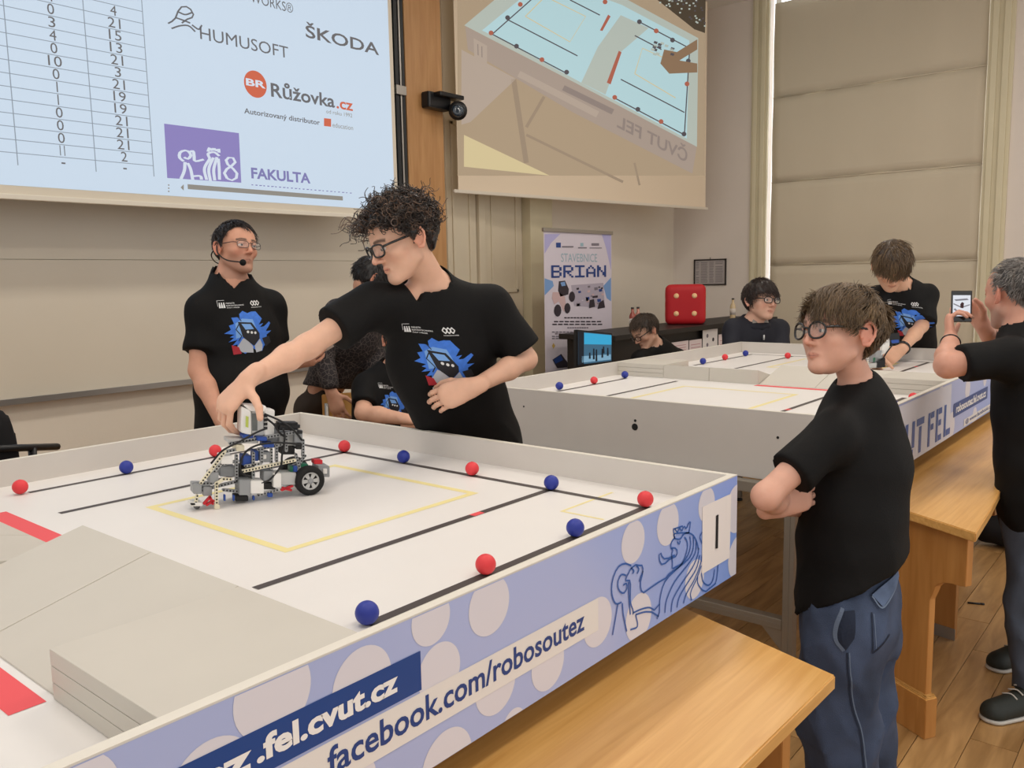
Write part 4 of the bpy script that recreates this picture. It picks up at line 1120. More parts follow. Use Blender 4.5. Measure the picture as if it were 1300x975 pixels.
def straight_hair(H, par, tab, col, n=2500, length=.07, lift=.25, grav=.5, whorl=(0.01, -.075, .09), out=.012, m=None, rad=.0011, seed=1, fringe=None, var=.35, hi=None, side=(.35, .5), steps=9, capthick=(.004, .004, .008)):
    r = np.random.default_rng(seed)
    m = m or hair_mat('hair_strand')
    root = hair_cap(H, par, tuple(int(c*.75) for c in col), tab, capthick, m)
    p = scalp_pts(n, tab, r); nrm = (p-CC)/CRAD**2; nrm /= np.linalg.norm(nrm, axis=1, keepdims=True)
    wv = np.array(whorl); P = [p]
    L = length*(0.7+0.5*r.random(n))*(np.interp(p[:, 2], [-.07, .0, .06, .1], [side[0], side[1], .9, 1.0]))
    jit = r.normal(size=(n, 3))*.18
    # clumps: neighbouring strands share a direction
    cl = r.normal(size=(40, 3))*.3; cp = p[r.integers(0, n, 40)]
    near = np.argmin(((p[:, None, :]-cp[None])**2).sum(2), 1); jit += cl[near]
    q = p.copy()
    for t in range(1, steps):
        nn = (q-CC)/CRAD**2; nn /= np.linalg.norm(nn, axis=1, keepdims=True)
        away = q-wv; away -= nn*(away*nn).sum(1, keepdims=True); away /= np.linalg.norm(away, axis=1, keepdims=True)+1e-6
        if fringe is not None:
            fm = np.clip((q[:, 1]-.0)/.06, 0, 1)[:, None]; fv = np.array(fringe)[None]; fv = fv-nn*(nn*fv).sum(1, keepdims=True)
            away = away*(1-.6*fm)+fv*.6*fm
        d = away+nn*lift*(1-t/steps)*1.4+np.array([0, 0, -1.0])*grav*t/steps+jit*(.4+.6*t/steps)
        d /= np.linalg.norm(d, axis=1, keepdims=True)
        q = q+d*(L/(steps-1))[:, None]
        lv = np.linalg.norm((q-CC)/(CRAD+.004), axis=1); need = 1+out*np.minimum(t/4, 1)/.09
        sc = np.where(lv < need, need/lv, 1.0); q = CC+(q-CC)*sc[:, None]
        P.append(q)
    P = np.stack(P, 1); W = H.c+H.s*(P@H.ax)
    R = rad*H.s*np.linspace(1, .25, steps)**.7
    c0 = np.array(lin(col)); hi = np.array(lin(hi or tuple(min(255, int(v*1.5)) for v in col)))
    u = np.clip(r.random(n)*.6+r.random(40)[near]*.4, 0, 1)[:, None]**1.5
    cc = c0*(1-var*r.random((n, 1)))*(1-u)+hi*u
    strands_mesh('hair_strands', W, R, cc, m, root)
    return root
def curly_hair(H, par, tab, col, n=1100, seed=5, m=None):
    r = np.random.default_rng(seed); m = m or hair_mat('hair_curl', .3)
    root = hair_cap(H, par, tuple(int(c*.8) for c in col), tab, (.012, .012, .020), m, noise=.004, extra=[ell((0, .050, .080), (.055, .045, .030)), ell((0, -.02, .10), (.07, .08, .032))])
    p = scalp_pts(n, tab, r); nrm = (p-CC)/CRAD**2; nrm /= np.linalg.norm(nrm, axis=1, keepdims=True)
    steps = 34; t = np.linspace(0, 1, steps)
    topw = np.interp(p[:, 2], [-.07, 0, .04, .09], [.18, .30, .8, 1.1])
    front = np.clip(p[:, 1]/.08, 0, 1)*np.clip(p[:, 2]/.06, 0, 1)
    L = (.016+.026*r.random(n)**1.3)*topw*(1+.75*front)
    tang = np.stack([r.normal(size=n), r.normal(size=n)*.8+.7*front, -.35-1.1*front+r.normal(size=n)*.4], 1)
    base = p[:, None, :]+nrm[:, None, :]*(.010*topw[:, None, None]+L[:, None, None]*t[None, :, None])+tang[:, None, :]*L[:, None, None]*(t**1.5)[None, :, None]*.55
    ax = nrm+.7*tang; ax /= np.linalg.norm(ax, axis=1, keepdims=True)
    a = r.normal(size=(n, 3)); a -= ax*(a*ax).sum(1, keepdims=True); a /= np.linalg.norm(a, axis=1, keepdims=True); b = np.cross(ax, a)
    rad = (.0055+.006*r.random(n))*np.clip(topw, .35, 1); turns = 1.2+1.3*r.random(n); ph = r.random(n)*6.3
    ang = ph[:, None]+2*np.pi*turns[:, None]*t[None]
    P = base+rad[:, None, None]*np.clip(t*5, 0, 1)[None, :, None]*(np.cos(ang)[..., None]*a[:, None, :]+np.sin(ang)[..., None]*b[:, None, :])
    W = H.c+H.s*(P@H.ax)
    c0 = np.array(lin(col)); hi = np.array(lin((112, 86, 68))); u = (r.random((n, 1))**3)
    strands_mesh('hair_curls', W, .0017*H.s*np.linspace(1.1, .55, steps), c0*(1-u)*(.7+.5*r.random((n, 1)))+hi*u, m, root, 4)
    return root

# ------------------------------------------------------------------ hands
def hand_prims(f, wrist, d, n, s, sc=1.0, curls=(30, 40, 25), thumb=None, spread=1.0, fr=None):
    """d: along the hand, n: palm normal (out of the palm), s: towards the thumb side; curls in degrees"""
    d = unit(d); n = np.asarray(n, float); n = unit(n-d*np.dot(n, d)); sv = np.cross(d, n)
    if np.dot(sv, s) < 0: sv = -sv
    s = sv; w = np.asarray(wrist, float)
    f.add(cap(w-d*.03*sc, w+d*.02*sc, .0250*sc, .0275*sc, n, .72), .015)
    f.add(cap(w+d*.025*sc+s*.004*sc, w+d*.072*sc+s*.003*sc, .033*sc, .0385*sc, n, .38), .016)
    f.add(cap(w+d*.05*sc+s*.012*sc, w+d*.082*sc+s*.016*sc, .022*sc, .020*sc, n, .62), .012)
    f.add(cap(w+d*.05*sc-s*.014*sc, w+d*.078*sc-s*.018*sc, .022*sc, .019*sc, n, .62), .012)
    offs = (.0295, .0100, -.0095, -.0275); ln = ((.042, .026, .021), (.046, .030, .022), (.043, .028, .021), (.033, .021, .018)); back = (.088, .092, .088, .080)
    tips = []
    for i in range(4):
        cu = curls[i] if isinstance(curls[0], (tuple, list)) else curls
        p = w+d*back[i]*sc+s*offs[i]*sc; a = 0.0; rr = (.0092, .0094, .009, .0082)[i]*sc
        sp = math.radians((3.5, 1, -1.5, -5)[i]*2.0*spread)
        d0 = d*math.cos(sp)+s*math.sin(sp)
        p0 = p-d0*.02*sc
        f.add(cap(p0, p, rr*1.05, rr*1.02), .008)
        for j in range(3):
            a += math.radians(cu[j]); dd = d0*math.cos(a)+n*math.sin(a); q = p+dd*ln[i][j]*sc
            f.add(cap(p, q, rr*(1-.07*j), rr*(.93-.08*j)), .0025); p = q
        tips.append(p)
    th = thumb or ((.55, .75, .25), (.8, .45, .35), (.9, .2, .4))
    p = w+d*.022*sc+s*.022*sc+n*.004*sc
    for j, (v, L, ra, rb) in enumerate(zip(th, (.046, .034, .028), (.0145, .0115, .0102), (.0118, .0104, .0085))):
        q = p+unit(v[0]*d+v[1]*s+v[2]*n)*L*sc
        f.add(cap(p, q, ra*sc, rb*sc), .010 if j == 0 else .003); p = q
    return tips+[p]
M_nail = mat('nail', (222, 178, 160), 0.3, coat=0.3)

# ------------------------------------------------------------------ clothing print helper: projects flat artwork onto a garment
def bvh_of(o):
    me = o.data; n = len(me.vertices); co = np.empty(n*3, np.float32); me.vertices.foreach_get('co', co)
    return BVHTree.FromPolygons(co.reshape(-1, 3).tolist(), [tuple(p.vertices) for p in me.polygons])
def project(V2, F, O, ux, uy, n, bvh, off):
    """V2 points in metres in the frame (O, ux, uy); rays go along -n"""
    O = np.asarray(O, float); ux = unit(ux); n = unit(n); uy = np.asarray(uy, float); out = []; ok = []
    for u, v in V2:
        p = O+ux*u+uy*v+n*0.4
        h = bvh.ray_cast(Vector(p), Vector(-n), 0.9)
        if h[0] is None: out.append(p); ok.append(False)
        else: out.append(np.array(h[0])+n*off); ok.append(True)
    F = [f for f in F if all(ok[i] for i in f)]
    return out, F
def fine_poly(P, el=.006):
    bm = bmesh.new(); vs = [bm.verts.new((x, y, 0)) for x, y in P]; bm.faces.new(vs); bmesh.ops.triangulate(bm, faces=bm.faces)
    for _ in range(6):
        es = [e for e in bm.edges if e.calc_length() > el*1.6]
        if not es: break
        bmesh.ops.subdivide_edges(bm, edges=es, cuts=1); bmesh.ops.triangulate(bm, faces=bm.faces)
    bm.verts.index_update(); V = [(v.co.x, v.co.y) for v in bm.verts]; F = [tuple(v.index for v in f.verts) for f in bm.faces]; bm.free()
    return V, F
M_print_w = mat('shirt_print_white', (222, 222, 222), 0.7); M_print_b = mat('shirt_print_blue', (62, 118, 214), 0.7, var=.12, vscale=60); M_print_lb = mat('shirt_print_lightblue', (120, 166, 226), 0.7)
M_print_k = mat('shirt_print_black', (30, 30, 36), 0.7); M_print_g = mat('shirt_print_grey', (176, 180, 188), 0.7); M_print_r = mat('shirt_print_red', (170, 40, 52), 0.7)
def shirt_print(shirt, O, ux, uy, n, sc=1.0, full=True):
    bv = bvh_of(shirt); ps = [0]
    ART = ('print_brick', 'print_light', 'print_brick_screen', 'print_button', 'print_robot_leg', 'print_robot_foot', 'print_robot_arm', 'print_cable')
    def poly(nm, P, m, off, el=.008):
        if nm in ART: P = [((x-.006)*1.12-.004, (y+.085)*1.12-.092) for x, y in P]
        V, F = fine_poly([(x*sc, y*sc) for x, y in P], el*sc); W, F = project(V, F, O, ux, uy, n, bv, off)
        if F: mesh_obj(nm, W, F, m, shirt)
    def txt(s, x, y, wd, h, off=.0016, bold=.02):
        V, F = text_mesh(s, bold); lo, hi = V.min(0), V.max(0); V = (V-lo)/(hi-lo)*np.array([wd*sc, h*sc])+np.array([x*sc, y*sc])
        W, F = project(V, F, O, ux, uy, n, bv, off)
        if F: mesh_obj('print_text', W, F, M_print_w, shirt)
    def ribbon(nm, L, wd, m, off):
        L = np.asarray(L, float); L = np.array([L[0]]) if len(L) == 1 else np.vstack([np.linspace(a, b, 6, endpoint=False) for a, b in zip(L[:-1], L[1:])]+[L[-1:]])
        V, F = stroke2d(L*sc, wd*sc); W, F = project(V, F, O, ux, uy, n, bv, off)
        if F: mesh_obj(nm, W, F, m, shirt)
    # logo row (faculty mark and lettering, chain mark)
    ribbon('print_frame', [(-.085, .012), (-.085, .034), (-.062, .034)], .0012, M_print_w, .0016)
    for k, x in enumerate((-.082, -.075, -.068)):
        poly('print_mark', [(x, .006), (x+.0035, .006), (x+.0055, .026), (x+.002, .026)], M_print_w, .0016)
        poly('print_mark', [(x+.0035, .006), (x+.0065, .006), (x+.0055, .020), (x+.003, .020)], M_print_w, .0016)
    txt('FAKULTA', -.058, .020, .028, .0052); txt('ELEKTROTECHNICK\u00c1', -.058, .012, .060, .0052); txt('\u010cVUT V PRAZE', -.058, .004, .042, .0052)
    for k in range(3):
        x = .030+k*.0125
        L = [(x, .018), (x+.008, .027), (x+.016, .018), (x+.008, .009), (x, .018)]
        ribbon('print_chain', L, .0036, M_print_w, .0016)
    txt('ROBOSOUT\u011a\u017d', .030, .001, .05, .0038)
    # splash with a hand-held brick robot
    r = np.random.default_rng(11); P = []
    for i in range(60):
        a = 2*math.pi*i/60; rr = (.054 if i % 2 else .074)+r.normal()*.008
        P.append((.000+rr*math.cos(a)*1.02, -.088+rr*math.sin(a)))
    poly('print_splash', P, M_print_b, .0012)
    poly('print_splash', [(.03, -.09), (.100, -.055), (.106, -.062), (.070, -.090), (.102, -.090), (.05, -.115)], M_print_b, .0012)
    poly('print_light', [(-.03, -.05), (-.005, -.035), (.03, -.04), (.04, -.08), (-.035, -.10)], M_print_lb, .0016)
    poly('print_brick', [(-.022, -.045), (.024, -.050), (.047, -.088), (.045, -.105), (.020, -.128), (-.005, -.105), (-.014, -.095)], M_print_k, .0020)
    poly('print_brick_screen', [(-.012, -.052), (.018, -.055), (.028, -.072), (-.002, -.072)], M_print_lb, .0024)
    for x, y in ((.005, -.080), (.018, -.083), (.031, -.085)): poly('print_button', circle2d(x, y, .0045, 10), M_print_w, .0024)
    poly('print_robot_leg', [(-.014, -.100), (-.004, -.104), (.016, -.128), (.014, -.150), (-.022, -.146), (-.036, -.130)], M_print_g, .0018)
    poly('print_robot_leg', [(.022, -.128), (.046, -.106), (.054, -.128), (.048, -.146), (.024, -.150)], M_print_g, .0018)
    poly('print_robot_foot', [(-.050, -.120), (-.030, -.128), (-.024, -.150), (-.048, -.152)], M_print_r, .0022)
    poly('print_robot_arm', [(.055, -.105), (.085, -.100), (.092, -.122), (.066, -.135)], M_print_k, .0020)
    ribbon('print_cable', [(-.028, -.048), (-.046, -.075), (-.030, -.100), (-.042, -.118)], .003, M_print_k, .0022)
    ribbon('print_cable', [(-.022, -.045), (-.030, -.030)], .003, M_print_k, .0022)
    if full:
        txt('ROBOSOUT\u011a\u017d', -.055, -.190, .12, .020, .0016, .05)
# ------------------------------------------------------------------ generic figure
M_black = mat('black_cotton', (15, 14, 14), 0.72, var=.12, vscale=14, bump=.18, bscale=260, spec=.2)
M_blackp = mat('black_trousers', (17, 16, 18), 0.85, bump=.15, bscale=200, var=.1)
M_jeans = mat('blue_denim', (60, 72, 96), 0.85, var=.45, vscale=7, bump=.35, bscale=420)
M_jeansg = mat('grey_denim', (70, 78, 92), 0.85, var=.2, vscale=10, bump=.3, bscale=400)
M_shoe = mat('dark_shoe', (38, 42, 38), 0.6, bump=.1); M_sole = mat('shoe_sole', (196, 192, 184), 0.7); M_shoeb = mat('black_shoe', (22, 22, 24), 0.5)
TAB = HL
def wear_shirt(root, J, b, cfg):
    up, tf, side = J['up'], J['tf'], J['side']
    pts = [J[k] for k in ('pelvis', 'chest', 'neck', 'shL', 'shR', 'elL', 'elR')]
    lo = np.min(pts, 0)-.26; hi = np.max(pts, 0)+.22
    f = Fld(*[np.arange(lo[i], hi[i], cfg.get('hs', .008)) for i in range(3)])
    k = cfg.get('flat', .66); w = cfg.get('w', (.165, .158, .168))
    pel, ch, nk = J['pelvis'], J['chest'], J['neck']; mid = pel*.5+ch*.5
    dn = -up
    f.add(cap(pel+dn*.10, pel+up*.02, w[0]*b, w[0]*b, tf, k), .05)
    f.add(cap(pel, mid, w[0]*b, w[1]*b, tf, k), .06)
    f.add(cap(mid, ch, w[1]*b, w[2]*b, tf, k), .06)
    f.add(cap(ch, ch*.35+nk*.65, w[2]*b*.98, .115*b, tf, k), .06)
    nd0 = unit(J['H'].P(0, -.02, -.06)-nk)
    f.add(cap(nk-up*.04, nk+nd0*.014, .078*b, .071*b*cfg.get('neckw', 1)), .035)
    if cfg.get('belly'): f.add(ell(mid+tf*.06, (w[1]*b*.92, .15, .17), np.stack([side, tf, up])), .08)
    for s_ in ('L', 'R'):
        sh, el_ = J['sh'+s_], J['el'+s_]
        f.add(cap(nk-up*.030, sh-up*.006, .052*b, .052*b), .04)
        f.add(cap(ch*.5+nk*.5, sh-up*.03, .10*b, .055*b, tf, .8), .05)
    for s_ in ('L', 'R'):
        sh, el_ = J['sh'+s_], J['el'+s_]; sl = cfg.get('sleeve'+s_, cfg.get('sleeve', .66))
        cp = sh+(el_-sh)*sl; ad = unit(el_-sh)
        if cfg.get('long'):
            f.add(cap(sh, el_, .062*b, .050*b), .03); f.add(capcut(el_, J['wr'+s_], .050*b, .040*b, J['wr'+s_]-unit(J['wr'+s_]-el_)*.015, J['wr'+s_]-el_), .02)
        else:
            f.add(capcut(sh, sh+(el_-sh)*(sl+.3), .056*b, cfg.get('cuff', .068)*b, cp, ad), .035)
    f.cut(J['hem'], J['hemn'])
    f.noise(cfg.get('wr', .0022), cfg.get('wrs', 13), cfg.get('seed', 1)); f.folds(cfg.get('fold', .006), cfg.get('folds', 16), cfg.get('seed', 1)+7, mid[2], .3)
    H = J['H']
    nd = unit(H.P(0, -.02, -.06)-nk)
    f.sub(cap(nk+nd*.012+tf*.004, nk+nd*.2, .063*b*cfg.get('neckr', 1)*cfg.get('neckw', 1), .072*b*cfg.get('neckr', 1)*cfg.get('neckw', 1)), .004)
    if cfg.get('vneck', True):
        vb = J.get('vb', nk*.64+ch*.36+tf*(w[2]*b*k*.80))
        vu = J.get('vup', up); vu = unit(vu-tf*np.dot(vu, tf)); f.sub(vprism(vb, np.cross(tf, vu), vu, tf, cfg.get('vang', .55)), .004)
    V, F = f.mesh(3)
    o = np_mesh(cfg.get('shirt_name', 'tshirt'), V, F, cfg.get('shirt', M_black), root)
    return o
def wear_trousers(root, J, b, cfg):
    pts = [J[k] for k in ('pelvis', 'knL', 'knR', 'anL', 'anR')]
    lo = np.min(pts, 0)-.2; hi = np.max(pts, 0)+.2
    f = Fld(*[np.arange(lo[i], hi[i], cfg.get('ht', .012)) for i in range(3)])
    tf, k = J['tf'], cfg.get('flat', .66); w = cfg.get('w', (.165, .158, .168))[0]-.012
    f.add(cap(J['pelvis']+J['up']*.06, J['pelvis']-J['up']*.06, w*b*.95, w*b, tf, k+.06), .04)
    lw = cfg.get('leg', (.088, .068, .062))
    for s_ in ('L', 'R'):
        f.add(cap(J['hip'+s_], J['kn'+s_], lw[0]*b, lw[1]*b), .04)
        an, kn = J['an'+s_], J['kn'+s_]
        f.add(capcut(kn, an-V3(0, 0, .03), lw[1]*b, lw[2]*b, an-V3(0, 0, .01), an-kn), .02)
    f.noise(cfg.get('wrt', .003), 16, cfg.get('seed', 1)+50); f.folds(.014, 17, cfg.get('seed', 1)+57, 2.0, .5)
    V, F = f.mesh(1)
    return np_mesh('trousers', V, F, cfg.get('pants', M_blackp), root)
def wear_shoes(root, J, cfg):
    for s_ in ('L', 'R'):
        an = J['an'+s_]; d = np.array(J.get('toe'+s_, J['tf']), float); d[2] = 0; d = unit(d)
        base = np.array([an[0], an[1], an[2]-.085])
        sz = cfg.get('shoe_s', 1.0)
        lo = base-.26; hi = base+.26
        f = Fld(*[np.arange(lo[i], hi[i], .007) for i in range(3)])
        heel = base-d*.045*sz+V3(0, 0, .035); toe = base+d*.165*sz+V3(0, 0, .026)
        f.add(cap(heel, toe, .040*sz, .042*sz), .02); f.add(cap(heel+V3(0, 0, .02), an+V3(0, 0, .02), .040*sz, .042*sz), .04)
        f.add(cap(base+d*.02+V3(0, 0, .06), toe+V3(0, 0, .005), .035*sz, .03*sz), .03)
        f.cut(base+V3(0, 0, .016), V3(0, 0, -1))
        V, F = f.mesh(1); sh = np_mesh('shoe', V, F, cfg.get('shoe', M_shoeb), root)
        f = Fld(*[np.arange(lo[i], hi[i], .007) for i in range(3)])
        f.add(cap(heel-V3(0, 0, .02), toe-V3(0, 0, .012), .045*sz, .046*sz), .02); f.cut(base+V3(0, 0, .017), V3(0, 0, 1)); f.cut(base+V3(0, 0, .001), V3(0, 0, -1))
        V, F = f.mesh(0); np_mesh('sole', V, F, cfg.get('sole', M_shoeb), sh)
        if cfg.get('laces'):
            sd = np.cross(d, V3(0, 0, 1))
            for k in range(4):
                c = base+d*(.045+.025*k)*sz+V3(0, 0, .098-.011*k)
                tube('lace', spline([c-sd*.026, c+V3(0, 0, .008), c+sd*.026+d*.01], 7), .0028, M_sole, sh, 5)
def person(label, J, H, cfg):
    J = {k: np.asarray(v, float) if not isinstance(v, Head) else v for k, v in J.items()}
    b = cfg.get('bulk', 1.0); J['H'] = H
    J['up'] = unit(J['neck']-J['pelvis'])
    sd = J['shL']-J['shR']
    tf = np.cross(sd, J['up']); J.setdefault('tf', unit(tf)); J['tf'] = unit(J['tf']-J['up']*np.dot(J['tf'], J['up'])); J['side'] = np.cross(J['tf'], J['up'])
    hs = J['side'] if np.dot(J['side'], sd) > 0 else -J['side']; hs = unit(hs*np.array([1, 1, .3]))
    hw = .085*b
    J.setdefault('hipL', J['pelvis']+hs*hw-V3(0, 0, .04)); J.setdefault('hipR', J['pelvis']-hs*hw-V3(0, 0, .04))
    gz = cfg.get('floor', 0.0); fwd0 = np.array([J['tf'][0], J['tf'][1], 0]); fwd0 = unit(fwd0)
    for s_ in ('L', 'R'):
        hp = J['hip'+s_]
        if cfg.get('sit'):
            J.setdefault('kn'+s_, hp+fwd0*.40*b+V3(0, 0, .02)); J.setdefault('an'+s_, np.array([J['kn'+s_][0], J['kn'+s_][1], gz+.085])-fwd0*.02)
        else:
            J.setdefault('an'+s_, np.array([hp[0], hp[1], gz+.085])-fwd0*.03)
            J.setdefault('kn'+s_, hp*.52+J['an'+s_]*.48+fwd0*.02)
    J.setdefault('hem', J['pelvis']-J['up']*.075); J.setdefault('hemn', -J['up'])
    root = thing('person', label, 'person', ((J['anL'][0]+J['anR'][0])/2, (J['anL'][1]+J['anR'][1])/2, gz))
    hf, hc = cfg.get('hf', .0045), cfg.get('hc', .011)
    pts = np.array([J[k] for k in ('pelvis', 'chest', 'neck', 'shL', 'shR', 'elL', 'elR', 'wrL', 'wrR', 'knL', 'knR', 'anL', 'anR')]+[H.c])
    lo = pts.min(0)-.22; hi = pts.max(0)+.22; lo[2] = max(lo[2], gz+.01)
    fine = [(H.c-.135*H.s, H.c+.135*H.s)]
    for s_ in ('L', 'R'):
        if cfg.get('hand'+s_):
            w = J['wr'+s_]; d = unit(cfg['hand'+s_]['d'])
            fine.append((np.minimum(w, w+d*.15)-.06, np.maximum(w, w+d*.15)+.06))
    f = grid_for(lo, hi, fine, hf, hc)
    w = cfg.get('w', (.165, .158, .168)); kf = cfg.get('flat', .66); o_ = .016
    pel, ch, nk = J['pelvis'], J['chest'], J['neck']; mid = pel*.5+ch*.5
    f.add(cap(pel, mid, (w[0]-o_)*b*.92, (w[1]-o_)*b*.92, J['tf'], kf*.93), .05)
    f.add(cap(mid, ch, (w[1]-o_)*b*.92, (w[2]-o_)*b*.92, J['tf'], kf*.93), .05)
    f.add(cap(ch, ch*.35+nk*.65, (w[2]-o_)*b*.92, .095*b, J['tf'], kf*.93), .05)
    for s_ in ('L', 'R'):
        sh, el_, wr = J['sh'+s_], J['el'+s_], J['wr'+s_]; a = cfg.get('arm', 1.0)*b
        f.add(cap(nk-J['up']*.03, sh, .044*b, .046*b), .05)
        f.add(cap(sh, el_, .046*a, .037*a), .03)
        f.add(cap(el_, el_*.65+wr*.35, .037*a, .038*a), .02); f.add(cap(el_*.65+wr*.35, wr, .038*a, .0250*a), .02)
        f.add(cap(J['hip'+s_], J['kn'+s_], .070*b, .048*b), .03); f.add(cap(J['kn'+s_], J['an'+s_], .046*b, .036*b), .02)
    f.add(cap(H.P(0, -.022, -.045), nk-J['up']*.01, .050*H.s*cfg.get('neckw', 1), .056*b*cfg.get('neckw', 1)), .03)
    f.add(cap(nk-J['up']*.01, ch*.6+nk*.4+J['tf']*.03, .056*b, .07*b), .03)
    head_prims(f, H, child=cfg.get('child', 0.0), nose=cfg.get('nose', 1.0))
    tips = {}
    for s_ in ('L', 'R'):
        hcfg = cfg.get('hand'+s_)
        if hcfg: tips[s_] = hand_prims(f, J['wr'+s_], hcfg['d'], hcfg['n'], hcfg['s'], hcfg.get('sc', 1.0)*cfg.get('handsc', 1.0), hcfg.get('curls', (30, 40, 25)), hcfg.get('thumb'), hcfg.get('spread', 1.0))
    V, F = f.mesh(1)
    body = np_mesh('body', V, F, skin_mat('skin'), root)
    tab = cfg.get('tab', TAB)
    color_body(body, V, H, cfg.get('skin', (214, 166, 138)), cfg.get('hair', (52, 38, 30)), tab, blush=cfg.get('blush', .35), beard=cfg.get('beard'))
    if not cfg.get('noshirt'): J['shirt'] = wear_shirt(root, J, b, cfg)
    wear_trousers(root, J, b, cfg); wear_shoes(root, J, cfg)
    if cfg.get('eyes', True): add_eyes(H, body, cfg.get('look', H.f), cfg.get('iris', (72, 52, 38)))
    return root, J, tips

# ================================================================== curly haired boy at the near table
A = AT
H1 = Head(A(511, 306, 2.47), cam_dir(-.78, -.42, -.47), CU+CR*.05, 0.98)
J1 = dict(neck=A(551, 366, 2.60), chest=A(560, 448, 2.68), pelvis=A(606, 575, 2.92), shR=A(474, 384, 2.48), elR=A(390, 440, 2.33), wrR=A(315, 482, 2.17),
          shL=A(622, 384, 2.68), elL=A(668, 456, 2.72), wrL=A(600, 492, 2.55))
J1['vb'] = A(533, 386, 2.50); J1['vup'] = CU-CR*.10
r1, J1, tp1 = person('boy with curly dark hair and glasses leaning over the near table, hand on the robot', J1, H1, dict(
    hf=.0034, hc=.009, hs=.0055, child=.5, nose=1.03, neckw=.95, bulk=1.0, skin=(222, 176, 150), hair=(34, 27, 24), blush=.22, seed=4, w=(.160, .155, .172), flat=.64, arm=.90, handsc=.97, sleeve=.62, sleeveL=.84, cuff=.074,
    tab=([0, 30, 55, 70, 80, 90, 100, 115, 140, 180], [.070, .064, .045, .022, -.014, .012, .020, -.010, -.052, -.066]), look=cam_dir(-.7, -.65, -.35), fold=.013, folds=13,
    handR=dict(d=cam_dir(-.6, -.75, -.25), n=cam_dir(.40, -.50, .75), s=cam_dir(.7, -.36, -.59), curls=((38, 42, 22), (40, 45, 25), (38, 45, 25), (35, 45, 25)), thumb=((.15, .85, .05), (.35, .85, .15), (.6, .6, .3)), spread=1.0),
    handL=dict(d=cam_dir(-.88, -.32, -.12), n=cam_dir(0.05, -.1, 1), s=cam_dir(-.4, .85, 0), curls=((34, 40, 22), (32, 40, 22), (32, 40, 22), (30, 38, 22)), thumb=((.7, .5, .45), (.85, .2, .6), (.9, .0, .5)), spread=.5)))
curly_hair(H1, r1, ([0, 30, 55, 70, 80, 90, 100, 115, 140, 180], [.070, .064, .045, .022, -.012, .016, .024, -.010, -.052, -.066]), (34, 27, 24), 1300)
M_gblack = mat('glasses_black', (18, 17, 18), 0.25, coat=.5)
glasses(H1, r1, M_gblack, .053, .036, .0030, 3.4)
shirt_print(J1['shirt'], A(548, 424, 2.55), unit(J1['shL']-J1['shR']), J1['up'], J1['tf'], 1.02)

# ================================================================== man with headset
H2 = Head(A(300, 316, 3.68), cam_dir(.78, .05, -.62), CU, .99)
J2 = dict(neck=A(292, 356, 3.70), chest=A(302, 430, 3.76), pelvis=A(306, 555, 3.80), shR=A(257, 392, 3.62), elR=A(253, 470, 3.60), wrR=A(279, 531, 3.50), shL=A(343, 386, 3.88), elL=A(352, 458, 3.96), wrL=A(375, 460, 3.75))
J2['vb'] = A(311, 367, 3.58)
r2, J2, _ = person('man in a black printed t-shirt with a headset microphone, standing by the whiteboard', J2, H2, dict(
    bulk=1.12, skin=(206, 152, 126), hair=(52, 44, 40), seed=9, w=(.172, .172, .172), flat=.78, belly=True, blush=.35, arm=1.02, sleeve=.68, hc=.012, hs=.010, beard=(150, 116, 100), neckw=1.12, handsc=1.1, eyes=True,
    handR=dict(d=cam_dir(.25, -.95, -.1), n=cam_dir(.9, .2, .3), s=cam_dir(.2, 0, -1), curls=(18, 25, 15)), handL=dict(d=cam_dir(.8, .2, -.6), n=cam_dir(.3, .6, .6), s=cam_dir(0, .9, .3), curls=(35, 45, 25))))
tab2 = ([0, 20, 40, 55, 70, 80, 90, 100, 115, 140, 180], [.075, .085, .088, .058, .030, -.004, .014, .024, -.012, -.055, -.068])
straight_hair(H2, r2, tab2, (46, 38, 35), 1500, .035, .25, .3, out=.008, seed=21, rad=.0016, steps=6, capthick=(.001, .001, .004))
glasses(H2, r2, mat('glasses_metal', (70, 66, 66), .3, .7), .050, .030, .0013, 3.0)
hs_ = tube('headset', spline([H2.P(.084, -.02, .01), H2.P(.092, .0, -.03), H2.P(.080, .045, -.065), H2.P(.045, .098, -.078)], 16), .0032, M_gblack, r2, 6)
bm = bmesh.new(); bmesh.ops.create_uvsphere(bm, u_segments=14, v_segments=10, radius=.014, matrix=Matrix.Translation(H2.P(.040, .106, -.080))); bm_obj('microphone_foam', bm, mat('foam_black', (16, 16, 17), .95, bump=.4, bscale=500), hs_, True)
tube('neck_band', spline([H2.P(.086, -.03, .0), H2.P(.086, -.06, -.035), H2.P(0, -.125, -.05), H2.P(-.086, -.06, -.035), H2.P(-.084, -.02, .01)], 20), .0028, M_gblack, hs_, 6)
shirt_print(J2['shirt'], A(318, 392, 3.6), unit(J2['shL']-J2['shR']), J2['up'], J2['tf'], 1.15, False)
pp = A(405, 447, 3.70)
ppr = [A(383, 452, 3.72), A(418, 432, 3.66), A(424, 440, 3.72), A(388, 461, 3.78)]
tag(prism('paper_sheet', ppr, (0, 0, .0012), M_sheet), 'white sheet of paper held by the man with the headset', 'paper')

